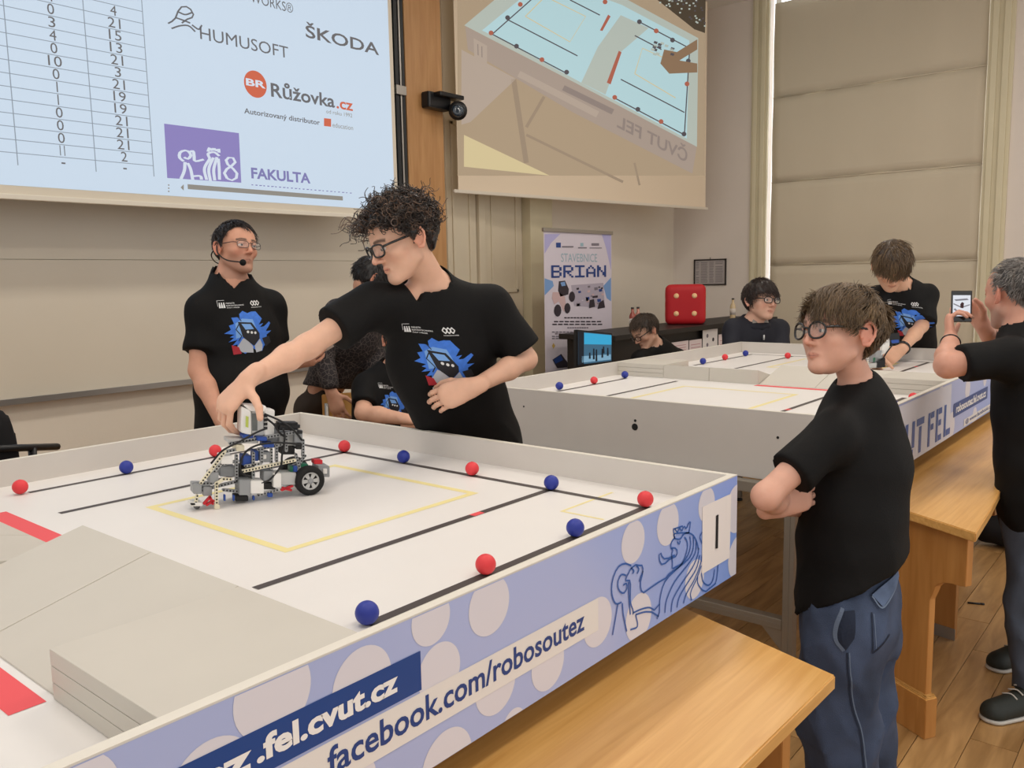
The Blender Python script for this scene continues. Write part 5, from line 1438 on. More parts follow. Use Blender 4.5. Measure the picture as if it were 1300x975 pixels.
# ================================================================== boy with crossed arms, near right
H5 = Head(A(1066, 424, 2.20), cam_dir(-.93, .05, -.34), CU+CR*.02, 1.0)
J5 = dict(neck=A(1094, 497, 2.26), chest=A(1086, 590, 2.27), pelvis=A(1082, 752, 2.25), shL=A(1060, 548, 2.13), elL=A(972, 630, 2.06), wrL=A(1000, 641, 2.30), shR=A(1114, 540, 2.44), elR=A(1040, 640, 2.40), wrR=A(984, 644, 2.17))
J5['hem'] = A(1080, 742, 2.2); J5['hemn'] = unit(-CU*1.0+CR*.48)
r5, J5, _ = person('boy with brown hair and black glasses in a plain black t-shirt, arms crossed', J5, H5, dict(
    hf=.0032, hc=.009, hs=.0065, ht=.008, bulk=.98, skin=(218, 168, 146), hair=(74, 58, 44), blush=.14, seed=14, w=(.162, .160, .165), flat=.80, arm=.88, handsc=.9, sleeve=.66, cuff=.066, vneck=False, pants=M_jeans, leg=(.112, .102, .098),
    wr=.0025, wrs=11, fold=.014, folds=13, tab=([0, 30, 50, 62, 72, 84, 92, 105, 125, 150, 180], [.052, .048, .040, .020, -.006, .010, .036, .032, -.040, -.072, -.082]), look=cam_dir(-.95, .02, -.25), child=1.5, neckw=.80, neckr=.90,
    handR=dict(d=cam_dir(.75, .30, -.05), n=cam_dir(.1, .0, 1), s=cam_dir(0, 1, 0), curls=(30, 35, 20), spread=.4), handL=dict(d=cam_dir(.6, .1, .8), n=cam_dir(.4, -.1, -.5), s=cam_dir(0, 1, 0), curls=(25, 30, 15))))
straight_hair(H5, r5, ([0, 30, 50, 62, 72, 84, 92, 105, 125, 150, 180], [.056, .052, .046, .030, -.002, .020, .044, .040, -.030, -.070, -.080]), (84, 66, 48), 4600, .062, .14, .35, whorl=(0.015, -.085, .085), out=.012, seed=31, rad=.0011, steps=10,
              side=(.2, .3), fringe=(-.75, .6, -.1), hi=(150, 122, 86), capthick=(.004, .008, .012))
glasses(H5, r5, M_gblack, .049, .041, .0029, 2.3)

# jeans details: pockets, seams and a turned-out waist flap
tro = [c for c in r5.children if c.name.startswith('trousers')][0]; bvt = bvh_of(tro)
M_stitch = mat('denim_light_edge', (104, 118, 140), .9, bump=.3, bscale=400); M_dseam = mat('denim_dark_seam', (34, 42, 60), .9); M_dlt = mat('denim_flap', (88, 104, 132), .9, var=.25, vscale=20, bump=.3, bscale=400)
def jx(P): return [((x-1080)*.00203, (850-y)*.00203) for x, y in P]
def jrib(nm, P, wd, m, off, n=26):
    V2, F2_ = stroke2d(spline(np.array(jx(P), float), n), wd); W, F2_ = project(V2, F2_, A(1080, 850, 2.16), CR, CU, -CF, bvt, off)
    if F2_: mesh_obj(nm, W, F2_, m, tro)
def jpoly(nm, P, m, off):
    V2, F2_ = fine_poly(jx(P), .01); W, F2_ = project(V2, F2_, A(1080, 850, 2.16), CR, CU, -CF, bvt, off)
    if F2_:
        o = mesh_obj(nm, W, F2_, m, tro); o.modifiers.new('t', 'SOLIDIFY').thickness = .002
jpoly('pocket_inside', [(1056, 768), (1049, 792), (1051, 808), (1060, 816), (1070, 800), (1072, 766)], M_dseam, .002)
jrib('pocket_edge', [(1058, 764), (1050, 785), (1049, 803), (1058, 816)], .008, M_stitch, .004)
jrib('side_seam', [(1062, 818), (1066, 850), (1074, 890), (1086, 930), (1092, 975)], .004, M_dseam, .002)
jrib('side_seam_stitch', [(1065, 818), (1069, 850), (1077, 890), (1089, 930), (1095, 975)], .003, M_stitch, .002)
jrib('back_pocket_edge', [(1095, 770), (1094, 795), (1095, 820)], .004, M_dseam, .003); jrib('back_pocket_edge', [(1095, 820), (1106, 812), (1122, 800)], .004, M_dseam, .003); jrib('back_pocket_stitch', [(1098, 772), (1098, 795), (1099, 814)], .002, M_stitch, .003)
jpoly('waist_flap', [(1097, 750), (1141, 726), (1144, 733), (1131, 751), (1112, 766)], M_dlt, .008)
jrib('flap_edge', [(1097, 751), (1111, 766), (1131, 752), (1144, 734)], .004, M_stitch, .011)

# ================================================================== man filming with a phone, right edge
H8 = Head(A(1288, 374, 3.10), cam_dir(-.22, .0, .97), CU, 1.07)
J8 = dict(neck=A(1298, 424, 3.06), chest=A(1322, 505, 3.06), pelvis=A(1330, 640, 3.06), shL=A(1282, 452, 2.94), elL=A(1203, 464, 2.94), wrL=A(1207, 432, 3.17), shR=A(1352, 448, 3.24), elR=A(1275, 452, 3.44), wrR=A(1247, 412, 3.34),
          anL=V3(1.58, -.62, .085), anR=V3(2.02, -.545, .085), toeL=V3(-.75, .5, 0), toeR=V3(-.75, .4, 0))
r8, J8, _ = person('balding grey-haired man in black t-shirt holding up a phone at the right edge', J8, H8, dict(
    bulk=1.15, skin=(206, 152, 130), hair=(112, 104, 98), seed=17, w=(.170, .165, .170), flat=.74, arm=1.0, sleeve=.80, hc=.012, hs=.010, vneck=False, eyes=False, pants=M_jeansg, beard=(150, 132, 120), handsc=1.05, shoe=M_shoe, sole=M_sole, laces=True,
    tab=([0, 60, 75, 85, 95, 120, 150, 180], [.30, .30, .055, .0, .018, -.02, -.06, -.07]), shirt_name='tshirt',
    handL=dict(d=cam_dir(.10, .9, .35), n=cam_dir(.9, .1, -.35), s=cam_dir(.3, .1, .9), curls=((50, 55, 25), (55, 55, 25), (55, 55, 25), (55, 55, 25)), sc=.95), handR=dict(d=cam_dir(-.55, .75, .1), n=cam_dir(-.8, -.2, -.3), s=cam_dir(.1, .3, -1), curls=(45, 50, 25))))
straight_hair(H8, r8, ([0, 35, 55, 75, 85, 95, 120, 150, 180], [.30, .13, .085, .030, -.004, .022, -.02, -.06, -.07]), (98, 92, 88), 1500, .018, .12, .2, out=.004, seed=41, rad=.0013, steps=5, hi=(170, 164, 158), capthick=(-.001, -.001, -.006))
M_phone = mat('phone_black', (20, 20, 22), .2, coat=.6)
pc_ = A(1220.5, 389, 3.19); pu = unit(CU*1+CR*.03); pn_ = unit(-CF*.93-CR*.28+CU*.05); pu = unit(pu-pn_*np.dot(pu, pn_)); pr_ = np.cross(pu, pn_)
ph = thing('phone', 'black smartphone held upright, its screen showing the table', 'phone', pc_)
Mp = Matrix(((pr_[0], pu[0], pn_[0], pc_[0]), (pr_[1], pu[1], pn_[1], pc_[1]), (pr_[2], pu[2], pn_[2], pc_[2]), (0, 0, 0, 1)))
box('phone_body', (-.036, -.060, -.004), (.036, .060, .004), M_phone, ph, .003, Mp)
def PQ(u, v, k=1): return pc_+pr_*u+pu*v+pn_*(.0042+.0002*k)
flat('phone_screen', [PQ(-.030, -.038), PQ(.030, -.038), PQ(.030, .042), PQ(-.030, .042)], mat('phone_lit', (90, 90, 90), .3, emit=(222, 226, 236), estr=.8), ph)
E_pg = em('phone_grey', (150, 150, 160), .5); E_pd = em('phone_dark', (80, 50, 56), .4)
for P in ([(-.028, .012), (.0, -.002), (.028, .008), (.028, .004), (.0, -.007), (-.028, .007)], [(-.026, .026), (.018, .030), (.024, .024), (-.020, .02)], [(-.028, -.012), (-.005, -.03), (.0, -.03), (-.022, -.008)]): flat('phone_picture', [PQ(u, v, 2) for u, v in P], E_pg, ph)
flat('phone_picture', [PQ(-.004, -.006, 3), PQ(.006, -.008, 3), PQ(.008, .012, 3), PQ(.001, .016, 3), PQ(-.005, .008, 3)], E_pd, ph)
bmw = spline([J8['wrL']-unit(J8['wrL']-J8['elL'])*.035+(math.cos(t)*frame_of(J8['wrL']-J8['elL'])[0]+math.sin(t)*frame_of(J8['wrL']-J8['elL'])[1])*.033 for t in np.linspace(0, 6.28, 14)], 28)
tube('bracelet', bmw, .0032, M_gblack, r8, 6)

# ================================================================== boy at the far table with the second robot
H7 = Head(A(1132, 338, 5.02), cam_dir(-.12, -.72, -.62), CU, 1.15)
J7 = dict(neck=A(1143, 362, 5.18), chest=A(1147, 402, 5.30), pelvis=A(1152, 462, 5.52), shR=A(1111, 376, 5.16), elR=A(1098, 420, 5.02), wrR=A(1108, 446, 4.80), shL=A(1177, 374, 5.26), elL=A(1170, 414, 5.16), wrL=A(1144, 444, 4.92))
J7['hem'] = A(1150, 470, 5.4); J7['vb'] = A(1140, 367, 5.05)
r7, J7, _ = person('boy in black printed t-shirt bending over the far table with its robot', J7, H7, dict(
    bulk=1.15, skin=(212, 166, 138), hair=(84, 66, 50), seed=23, hf=.006, hc=.013, hs=.011, flat=.66, arm=.92, sleeve=.9, cuff=.075, eyes=False, handsc=1.1, wr=.003,
    handL=dict(d=cam_dir(-.78, -.5, -.2), n=cam_dir(-.2, -.5, .7), s=cam_dir(-.5, .5, .6), curls=(20, 25, 15)), handR=dict(d=cam_dir(.2, -.9, 0), n=cam_dir(.9, .1, .1), s=cam_dir(0, .2, -1), curls=(25, 30, 20))))
straight_hair(H7, r7, ([0, 30, 50, 70, 80, 90, 100, 115, 140, 180], [.030, .034, .03, .015, -.015, .012, .02, -.012, -.058, -.072]), (80, 62, 46), 1700, .085, .2, .5, out=.014, seed=51, rad=.0017, steps=8, fringe=(.1, .7, -.7), hi=(136, 110, 78), capthick=(.010, .012, .016))
shirt_print(J7['shirt'], A(1147, 388, 5.15), unit(J7['shL']-J7['shR']), J7['up'], J7['tf'], 1.25, False)
wb_ = J7['wrL']-unit(J7['wrL']-J7['elL'])*.03; wx, wy = frame_of(J7['wrL']-J7['elL'])
tube('wristwatch', [wb_+(math.cos(t)*wx+math.sin(t)*wy)*.036 for t in np.linspace(0, 6.28, 20)], .009, M_gblack, r7, 6)

# ================================================================== seated boy in dark jacket behind the far table
M_navyj = mat('navy_jacket', (26, 27, 38), 0.75, bump=.2, bscale=120, var=.1)
H6 = Head(A(966, 382, 6.05), cam_dir(.42, -.06, -.9), CU, 1.22)
J6 = dict(neck=A(959, 406, 6.12), chest=A(957, 440, 6.16), pelvis=A(956, 500, 6.2), shR=A(931, 417, 6.10), elR=A(925, 462, 6.0), wrR=A(945, 480, 5.9), shL=A(989, 417, 6.18), elL=A(995, 462, 6.05), wrL=A(975, 480, 5.95))
r6, J6, _ = person('boy with dark hair and glasses in a navy hooded jacket behind the far table', J6, H6, dict(
    bulk=1.15, skin=(212, 168, 146), hair=(40, 30, 28), seed=27, hf=.007, hc=.014, hs=.012, long=True, shirt=M_navyj, shirt_name='jacket', sit=True, vneck=True, child=1.0, eyes=True, floor=0.0, neckr=1.25,
    tab=([0, 30, 55, 70, 80, 90, 100, 115, 140, 180], [.045, .045, .035, .012, -.02, .0, .012, -.02, -.06, -.075])))
straight_hair(H6, r6, ([0, 30, 55, 70, 80, 90, 100, 115, 140, 180], [.042, .042, .032, .008, -.03, -.02, -.01, -.03, -.06, -.075]), (46, 34, 30), 2000, .055, .22, .5, out=.012, seed=61, rad=.0017, steps=8, fringe=(-.2, .8, -.6), capthick=(.012, .012, .016))
glasses(H6, r6, M_gblack, .050, .036, .0028, 2.6)
f = Fld(*[np.arange(J6['neck'][i]-.2, J6['neck'][i]+.2, .009) for i in range(3)])
for t in np.linspace(0, 2*math.pi, 13)[:-1]:
    a = J6['neck']+(J6['side']*math.cos(t)*.095+J6['tf']*(math.sin(t)*.075+.0))-J6['up']*(.02+.03*math.sin(t)); t2 = t+2*math.pi/12
    b_ = J6['neck']+(J6['side']*math.cos(t2)*.095+J6['tf']*(math.sin(t2)*.075))-J6['up']*(.02+.03*math.sin(t2)); f.add(cap(a, b_, .030, .030), .02)
V, F = f.mesh(1); np_mesh('hood', V, F, M_navyj, J6['shirt'])
zp = J6['neck']+J6['tf']*.13-J6['up']*.10
tube('zip_pull', [zp, zp-J6['up']*.035], .006, mat('zip_silver', (220, 220, 220), .4), J6['shirt'], 6)
tube('neck_scarf', spline([J6['neck']+J6['tf']*.06+J6['side']*s*.06-J6['up']*(.01+.03*(1-abs(s))) for s in (-1, -.5, 0, .5, 1)], 14), .022, mat('grey_scarf', (150, 146, 140), .9, var=.3, vscale=40), J6['shirt'], 8)

# ================================================================== child bent over a computer behind the far table
H9 = Head(A(819, 421, 6.5), cam_dir(-.72, -.55, -.35), CU, 1.08)
J9 = dict(neck=A(831, 438, 6.58), chest=A(842, 468, 6.66), pelvis=A(850, 530, 6.85), shR=A(812, 455, 6.45), elR=A(805, 492, 6.35), wrR=A(790, 500, 6.2), shL=A(861, 453, 6.75), elL=A(865, 490, 6.7), wrL=A(840, 500, 6.4))
r9, J9, _ = person('child with short brown hair bent over beside the monitor behind the far table', J9, H9, dict(bulk=1.1, skin=(214, 170, 146), hair=(60, 48, 38), seed=29, hf=.008, hc=.015, hs=.013, sit=True, eyes=False, vneck=False))
straight_hair(H9, r9, HL, (62, 50, 40), 1300, .05, .22, .5, out=.010, seed=71, rad=.0018, steps=7)
glasses(H9, r9, M_gblack, .05, .034, .0028, 2.6)

# ================================================================== seated boy behind the curly haired boy
H4 = Head(A(511, 432, 4.05), cam_dir(.25, -.35, -.85), CU, 1.02)
J4 = dict(neck=A(500, 470, 4.08), chest=A(492, 512, 4.10), pelvis=A(488, 590, 4.16), shR=A(465, 489, 4.02), elR=A(461, 524, 3.90), wrR=A(520, 533, 3.80), shL=A(532, 490, 4.20), elL=A(548, 540, 4.12), wrL=A(515, 540, 3.95))
r4, J4, _ = person('seated boy in black printed t-shirt half hidden behind the curly haired boy', J4, H4, dict(bulk=1.0, skin=(214, 166, 140), hair=(44, 34, 28), seed=33, hf=.006, hc=.012, hs=.010, sit=True, sleeve=.75, eyes=True,
    handR=dict(d=cam_dir(.9, -.1, -.1), n=cam_dir(0, -.9, .3), s=cam_dir(.1, .2, .9), curls=(20, 30, 15))))
straight_hair(H4, r4, HL, (44, 34, 28), 900, .06, .22, .5, out=.012, seed=81, rad=.0017, steps=6)
shirt_print(J4['shirt'], A(497, 494, 4.0), unit(J4['shL']-J4['shR']), J4['up'], J4['tf'], .8, False)

# ================================================================== stooping person in a patterned shirt
M_pat = bpy.data.materials.new('patterned_shirt'); M_pat.use_nodes = True
nt = M_pat.node_tree; bs = nt.nodes['Principled BSDF']; tc = nt.nodes.new('ShaderNodeTexCoord'); vo = nt.nodes.new('ShaderNodeTexVoronoi'); vo.inputs['Scale'].default_value = 42
vo.feature = 'DISTANCE_TO_EDGE'
cr = nt.nodes.new('ShaderNodeValToRGB'); cr.color_ramp.elements[0].position = .02; cr.color_ramp.elements[0].color = (*lin((92, 82, 78)), 1); cr.color_ramp.elements[1].position = .06; cr.color_ramp.elements[1].color = (*lin((34, 28, 30)), 1)
nt.links.new(tc.outputs['Object'], vo.inputs['Vector']); nt.links.new(vo.outputs['Distance'], cr.inputs[0]); nt.links.new(cr.outputs[0], bs.inputs['Base Color']); bs.inputs['Roughness'].default_value = .8
H3 = Head(A(472, 358, 4.35), cam_dir(.6, -.65, .3), CU, 1.0)
J3 = dict(neck=A(464, 388, 4.40), chest=A(446, 428, 4.42), pelvis=A(406, 508, 4.52), shR=A(430, 396, 4.28), elR=A(411, 452, 4.24), wrR=A(421, 499, 4.20), shL=A(474, 398, 4.55), elL=A(476, 450, 4.50), wrL=A(470, 500, 4.40))
J3['tf'] = cam_dir(.75, -.2, -.4); J3['hem'] = A(410, 492, 4.4); J3['hemn'] = cam_dir(-.1, -1, 0)
r3, J3, _ = person('person stooping in a dark patterned shirt behind the seated boy', J3, H3, dict(bulk=1.05, skin=(196, 146, 120), hair=(32, 28, 27), seed=37, hf=.006, hc=.012, hs=.010, long=True, shirt=M_pat, shirt_name='shirt', vneck=False, eyes=False, pants=mat('brown_trousers', (52, 40, 30), .8, bump=.2, bscale=200), flat=.75, w=(.125, .135, .165), leg=(.078, .066, .06),
    handR=dict(d=cam_dir(.35, -.9, -.1), n=cam_dir(.2, 0, .9), s=cam_dir(.8, .2, 0), curls=(20, 25, 15))))
straight_hair(H3, r3, ([0, 40, 60, 75, 90, 110, 140, 180], [.06, .05, .01, -.03, -.04, -.08, -.10, -.11]), (34, 29, 27), 1500, .06, .2, .4, out=.010, seed=91, rad=.0018, steps=6, side=(.8, .8), capthick=(.010, .008, .010))
# ================================================================== BRICK-BUILT ROBOT on the near field
M_lg = mat('robot_grey', (150, 152, 154), .45); M_lgl = mat('robot_light_grey', (186, 186, 184), .45); M_cream = mat('robot_cream', (226, 218, 192), .45); M_wht = mat('robot_white', (232, 230, 226), .4)
M_lk = mat('robot_black', (22, 22, 24), .45); M_lb = mat('robot_blue', (40, 76, 156), .4); M_lr = mat('robot_red', (196, 32, 44), .4); M_lgn = mat('robot_green', (30, 110, 80), .4); M_tire = mat('tire_rubber', (26, 26, 26), .8, bump=.2, bscale=300)
M_lcd = mat('lcd_grey', (104, 108, 106), .25)
W0 = np.array([-.410, .762, ZF]); K0 = np.array([-.673, .857, ZF])
RF = unit(K0-W0); RL = np.array([-RF[1], RF[0], 0]);  RL = RL if np.dot(RL, CF) > 0 else -RL     # RL points away from the camera
def RB(x, y, w=0.0): return HIT(230+x/6.095, 500+y/6.095, W0+RL*w, RL)
rob = thing('robot', 'grey and white brick-built robot car with big black wheels on the near field', 'robot', (W0+K0)/2)
def beam(p, q, w, wd=.0075, m=M_lg, holes=True, nm='beam', par=rob, th=.0078):
    P, Q = RB(*p, w), RB(*q, w); d = unit(Q-P); u = np.cross(RL, d); L = np.linalg.norm(Q-P)
    n = 6; pts = []
    for k in range(n+1): a = -math.pi/2+math.pi*k/n; pts.append(Q+(d*math.cos(a)+u*math.sin(a))*wd/2)
    for k in range(n+1): a = math.pi/2+math.pi*k/n; pts.append(P+(d*math.cos(a)+u*math.sin(a))*wd/2)
    o = prism(nm, pts, RL*th, m, par)
    if holes:
        VV, FF = [], []
        for t in np.arange(0, L+1e-6, .008):
            c = P+d*t-RL*.0003; b = len(VV)
            for k in range(8): a = 2*math.pi*k/8; VV.append(c+(d*math.cos(a)+u*math.sin(a))*.0024)
            FF.append(tuple(range(b, b+8)))
        h = mesh_obj('pin_holes', VV, FF, M_lk, o); h['kind'] = 'stuff'
    return o
def blk(p, q, w0, w1, m, nm='block', bev=.0012):
    """block between two picture corners (top-left, bottom-right), lateral extent w0..w1"""
    a, b = RB(*p, w0), RB(q[0], p[1], w0); c_, d_ = RB(*q, w0), RB(p[0], q[1], w0)
    return prism(nm, [a, b, c_, d_], RL*(w1-w0), m, rob, bev)
def wheel(c, R, wd, nm='wheel'):
    ax = -RL
    t = lathe(nm, [(R*.60, -wd/2), (R*.90, -wd/2), (R*.985, -wd*.36), (R, -wd*.15), (R, wd*.15), (R*.985, wd*.36), (R*.90, wd/2), (R*.62, wd/2), (R*.60, wd*.3)], M_tire, rob, c, ax, 32)
    lathe('rim', [(R*.62, -wd*.42), (R*.62, wd*.44), (R*.52, wd*.46), (R*.50, wd*.2), (.0, wd*.18)], M_lgl, t, c, ax, 28)
    x, y = frame_of(ax)
    for k in range(6):
        a = k*math.pi/3; v = x*math.cos(a)+y*math.sin(a); s = np.cross(ax, v); p0 = c+ax*wd*.2
        prism('spoke', [p0+v*.006-s*.0035, p0+v*R*.53-s*.006, p0+v*R*.53+s*.006, p0+v*.006+s*.0035], ax*wd*.2, M_lgl, t, .0006)
    lathe('hub', [(.007, wd*.15), (.007, wd*.46), (.004, wd*.48)], M_lg, t, c, ax, 14)
    return t
# grooves on the tire come from the rubber's bump; two drive wheels
wheel(W0+np.array([0, 0, .0385])+RL*.012, .0385, .030); wheel(W0+np.array([0, 0, .0385])+RL*.150, .0385, .030)
tube('axle', [W0+np.array([0, 0, .0385])+RL*.0, W0+np.array([0, 0, .0385])+RL*.16], .0025, M_lk, rob, 8)
bm = bmesh.new(); kc = K0+np.array([0, 0, .0085])+RL*.03; bmesh.ops.create_uvsphere(bm, u_segments=16, v_segments=10, radius=.0083, matrix=Matrix.Translation(kc)); bm_obj('caster_ball', bm, mat('steel_ball', (120, 120, 122), .3, .6), rob, True)
for w in (.026, .090):          # the two side frames
    near = w < .05
    beam((480, 600), (880, 515), w-.012, .0078, M_cream); beam((430, 480), (430, 690), w, .0078); beam((560, 460), (560, 650), w); beam((625, 430), (625, 530), w-.004); beam((740, 400), (740, 520), w-.004)
    beam((815, 330), (815, 440), w); beam((700, 430), (700, 640), w+.006, .006, M_lgl); beam((890, 470), (920, 590), w-.004); beam((945, 360), (945, 480), w)
    beam((330, 450), (470, 425), w); beam((600, 430), (770, 395), w); beam((380, 385), (930, 290), w, .0080, M_lg)
    beam((190, 650), (340, 445), w-.010, .0075, M_cream); beam((155, 690), (230, 590), w-.014, .007, M_cream); beam((225, 640), (345, 500), w, .0075, M_lgl)
    beam((110, 760), (430, 680), w, .0078); beam((330, 745), (480, 760), w-.004); beam((600, 785), (745, 745), w-.008, .006, M_lgl); beam((100, 700), (240, 690), w, .010, M_lg)
    beam((275, 695), (275, 885), w-.020, .0078, M_cream); beam((275, 700), (330, 660), w-.020, .0075, M_cream, False); beam((330, 660), (385, 662), w-.020, .0070, M_cream)
    beam((500, 560), (620, 540), w, .006, M_lgl); beam((270, 560), (440, 520), w+.004, .007, M_lg); beam((960, 480), (880, 590), w, .007)
blk((450, 665), (545, 785), .008, .060, M_lg, 'motor'); blk((540, 675), (640, 772), .004, .050, M_wht, 'motor_cap')
blk((715, 615), (775, 725), .004, .055, M_wht, 'motor_cap'); blk((770, 612), (890, 705), .010, .055, M_lgl, 'motor'); blk((640, 600), (720, 680), .016, .06, M_lg, 'motor')
blk((310, 480), (400, 545), .018, .07, M_wht, 'sensor'); blk((430, 400), (490, 445), .016, .08, M_cream, 'block'); blk((220, 610), (290, 690), .016, .06, M_lg, 'gear_block')
blk((620, 450), (690, 530), .030, .06, M_lg, 'gear_block'); blk((635, 470), (660, 505), .026, .03, M_wht, 'connector'); blk((480, 480), (545, 560), .035, .08, M_lb, 'connector'); blk((560, 440), (600, 520), .035, .07, M_lb, 'connector')
blk((300, 560), (420, 640), .040, .08, M_lg, 'gear_block'); blk((440, 560), (560, 660), .045, .09, M_lk, 'gear_block'); blk((640, 690), (730, 740), .02, .06, M_lk, 'gear_block'); blk((420, 790), (520, 830), .02, .06, M_lk, 'skid_plate')
blk((590, 335), (665, 365), .012, .05, M_lb, 'connector'); blk((640, 380), (720, 415), .014, .06, M_lb, 'connector'); blk((480, 315), (560, 345), .030, .07, M_lb, 'connector'); blk((370, 355), (600, 385), .026, .09, M_lgl, 'top_plate')
blk((330, 780), (345, 830), .01, .02, M_lb, 'pin'); blk((400, 785), (415, 830), .01, .02, M_lb, 'pin'); blk((555, 790), (570, 825), .01, .02, M_lb, 'pin'); blk((670, 770), (710, 800), .01, .02, M_lb, 'pin')
for a, b in (((180, 850), (225, 800)), ((200, 860), (250, 830)), ((225, 800), (245, 850)), ((780, 745), (860, 715)), ((790, 730), (850, 745))): beam(a, b, .01, .006, M_lr, False, 'red_beam')
blk((1030, 512), (1095, 545), .018, .045, M_lr, 'red_block'); blk((1060, 560), (1150, 645), .055, .110, M_lg, 'sensor'); blk((1100, 580), (1130, 620), .050, .056, M_wht, 'sensor_face'); blk((930, 545), (985, 590), .022, .05, M_lgn, 'green_block'); blk((870, 560), (900, 605), .018, .04, M_lb, 'connector'); blk((845, 560), (875, 620), .024, .05, M_lgn, 'green_block')
blk((95, 700), (160, 775), .014, .06, M_lg, 'bumper'); blk((75, 845), (165, 870), .006, .05, M_wht, 'caster_holder'); blk((75, 848), (110, 862), .002, .012, M_lk, 'pin'); beam((125, 790), (110, 860), .012, .007, M_cream)
blk((170, 720), (240, 790), .022, .10, M_lg, 'gear_block'); blk((260, 860), (300, 895), .0, .012, M_cream, 'block'); blk((745, 225), (925, 285), .030, .075, M_lk, 'cable_bundle', .006); blk((880, 285), (940, 410), .020, .07, M_lg, 'block'); blk((900, 285), (940, 310), .016, .03, M_lk, 'connector'); blk((890, 380), (935, 430), .014, .04, M_lk, 'connector')
blk((760, 300), (880, 400), .040, .09, M_lgl, 'block'); blk((640, 270), (760, 380), .050, .10, M_lg, 'block'); blk((780, 400), (880, 470), .045, .09, M_lk, 'gear_block')
# the control brick, held by the boy
bw = .030
brk = blk((540, 135), (645, 325), bw, bw+.055, M_lgl, 'control_brick', .003)
def bq(nm, p, m, w=bw-.0006): return mesh_obj(nm, [RB(*q, w) for q in p], [(0, 1, 2, 3)], m, brk)
bq('lcd', [(545, 150), (590, 150), (590, 285), (550, 285)], M_lcd)
for k in range(4): bq('port', [(640-2, 160+k*32), (668, 158+k*32), (668, 180+k*32), (640-2, 182+k*32)], M_lk, bw-.001)
prism('brick_side', [RB(470, 100, bw+.004), RB(540, 130, bw-.001), RB(545, 325, bw-.001), RB(465, 300, bw+.004)], RL*.05, M_wht, brk, .002)
prism('brick_top', [RB(480, 84, bw+.010), RB(660, 95, bw+.010), RB(650, 140, bw-.001), RB(535, 136, bw-.001)], RL*.045, M_wht, brk, .002)
prism('brick_back', [RB(645, 115, bw), RB(725, 125, bw+.01), RB(720, 320, bw+.01), RB(645, 325, bw)], RL*.045, M_wht, brk, .002)
bq('button', [(500, 170), (522, 178), (520, 262), (498, 255)], mat('button_lime', (186, 200, 92), .4), bw-.002)
for P, w in (([(645, 155), (780, 215), (880, 290), (935, 360)], .016), ([(665, 265), (580, 300), (450, 370), (320, 440), (230, 540)], .004), ([(935, 395), (840, 382), (700, 380), (580, 400), (490, 460), (455, 560), (480, 620), (540, 640)], .0), ([(790, 270), (802, 340), (780, 480), (770, 560), (690, 660), (620, 690)], .006), ([(660, 190), (720, 240), (760, 300), (800, 330)], .02)):
    tube('cable', spline([RB(*p, w) for p in P], 30), .0026, M_lk, rob, 8)

# second robot on the far table
rc = OZ(1118, 462, ZF)
rob2 = thing('robot', 'white and black brick-built robot under the bending boy\'s hand on the far table', 'robot', rc)
def R2(px, py, dz=0.0): return AT(px, py, 4.72+dz)
def b2(nm, P, m, t=.03): return prism(nm, [R2(*p) for p in P], CF*t, m, rob2, .002)
b2('white_frame', [(1121, 436), (1131, 430), (1128, 446), (1118, 452)], M_wht); b2('white_arm', [(1119, 432), (1129, 429), (1131, 434), (1118, 438)], M_wht, .02); b2('body', [(1112, 446), (1122, 444), (1120, 458), (1110, 460)], M_lg, .08)
b2('tracks', [(1113, 455), (1124, 454), (1124, 466), (1112, 467)], M_lk, .06); b2('base', [(1102, 462), (1114, 460), (1114, 467), (1103, 467)], M_lgl, .07); b2('control_brick', [(1128, 424), (1142, 422), (1143, 436), (1129, 438)], M_lk, .03); b2('screen', [(1131, 432), (1141, 431), (1141, 435), (1132, 436)], M_lb, -.002); b2('green_block', [(1110, 454), (1115, 453), (1115, 459), (1110, 460)], M_lgn, .02)
tube('cable', spline([R2(1133, 438, -.01), R2(1126, 447, -.02), R2(1121, 455, -.01)], 10), .004, M_lk, rob2, 6)

# ================================================================== BACKGROUND THINGS
# roll-up banner
BY = 3.45
M_ban = mat('banner_sheet', (212, 204, 214), .55, var=.03, vscale=2)
bx0, bx1, bz1 = 4.090, 5.150, 1.950
ban = thing('roll_up_banner', 'tall roll-up banner with BRIAN lettering standing near the back wall', 'banner', ((bx0+bx1)/2, BY, 0))
mesh_obj('sheet', [(bx0, BY, .08), (bx1, BY, .08), (bx1, BY, bz1), (bx0, BY, bz1)], [(0, 1, 2, 3)], M_ban, ban).modifiers.new('t', 'SOLIDIFY').thickness = .002
box('top_rail', (bx0-.01, BY-.014, bz1-.005), (bx1+.01, BY+.014, bz1+.028), M_alu, ban, .004); box('base', (bx0-.03, BY-.12, 0), (bx1+.03, BY+.12, .08), M_alu, ban, .02); tube('pole', [((bx0+bx1)/2, BY+.03, .08), ((bx0+bx1)/2, BY+.03, bz1)], .012, M_alu, ban)
def BN(x, y, k=1): p = OY(680+x/5.127, 285+y/5.127, BY); return np.array([p[0], BY-.001*k, p[2]])
M_bl = mat('banner_lavender', (176, 172, 214), .55); M_bn = mat('banner_navy', (44, 72, 138), .5); M_bt = mat('banner_teal', (150, 178, 190), .55); M_bg = mat('banner_grey_ink', (124, 118, 128), .6); M_bk = mat('banner_black', (52, 46, 54), .55); M_bp = mat('banner_pink', (206, 176, 176), .55); M_bblue = mat('banner_blue', (120, 158, 208), .55)
flat('lavender_patch', [BN(58, 62), BN(160, 62), BN(100, 120), BN(58, 190)], M_bl, ban); flat('lavender_patch', [BN(430, 62), BN(490, 62), BN(490, 300), BN(460, 160)], M_bl, ban)
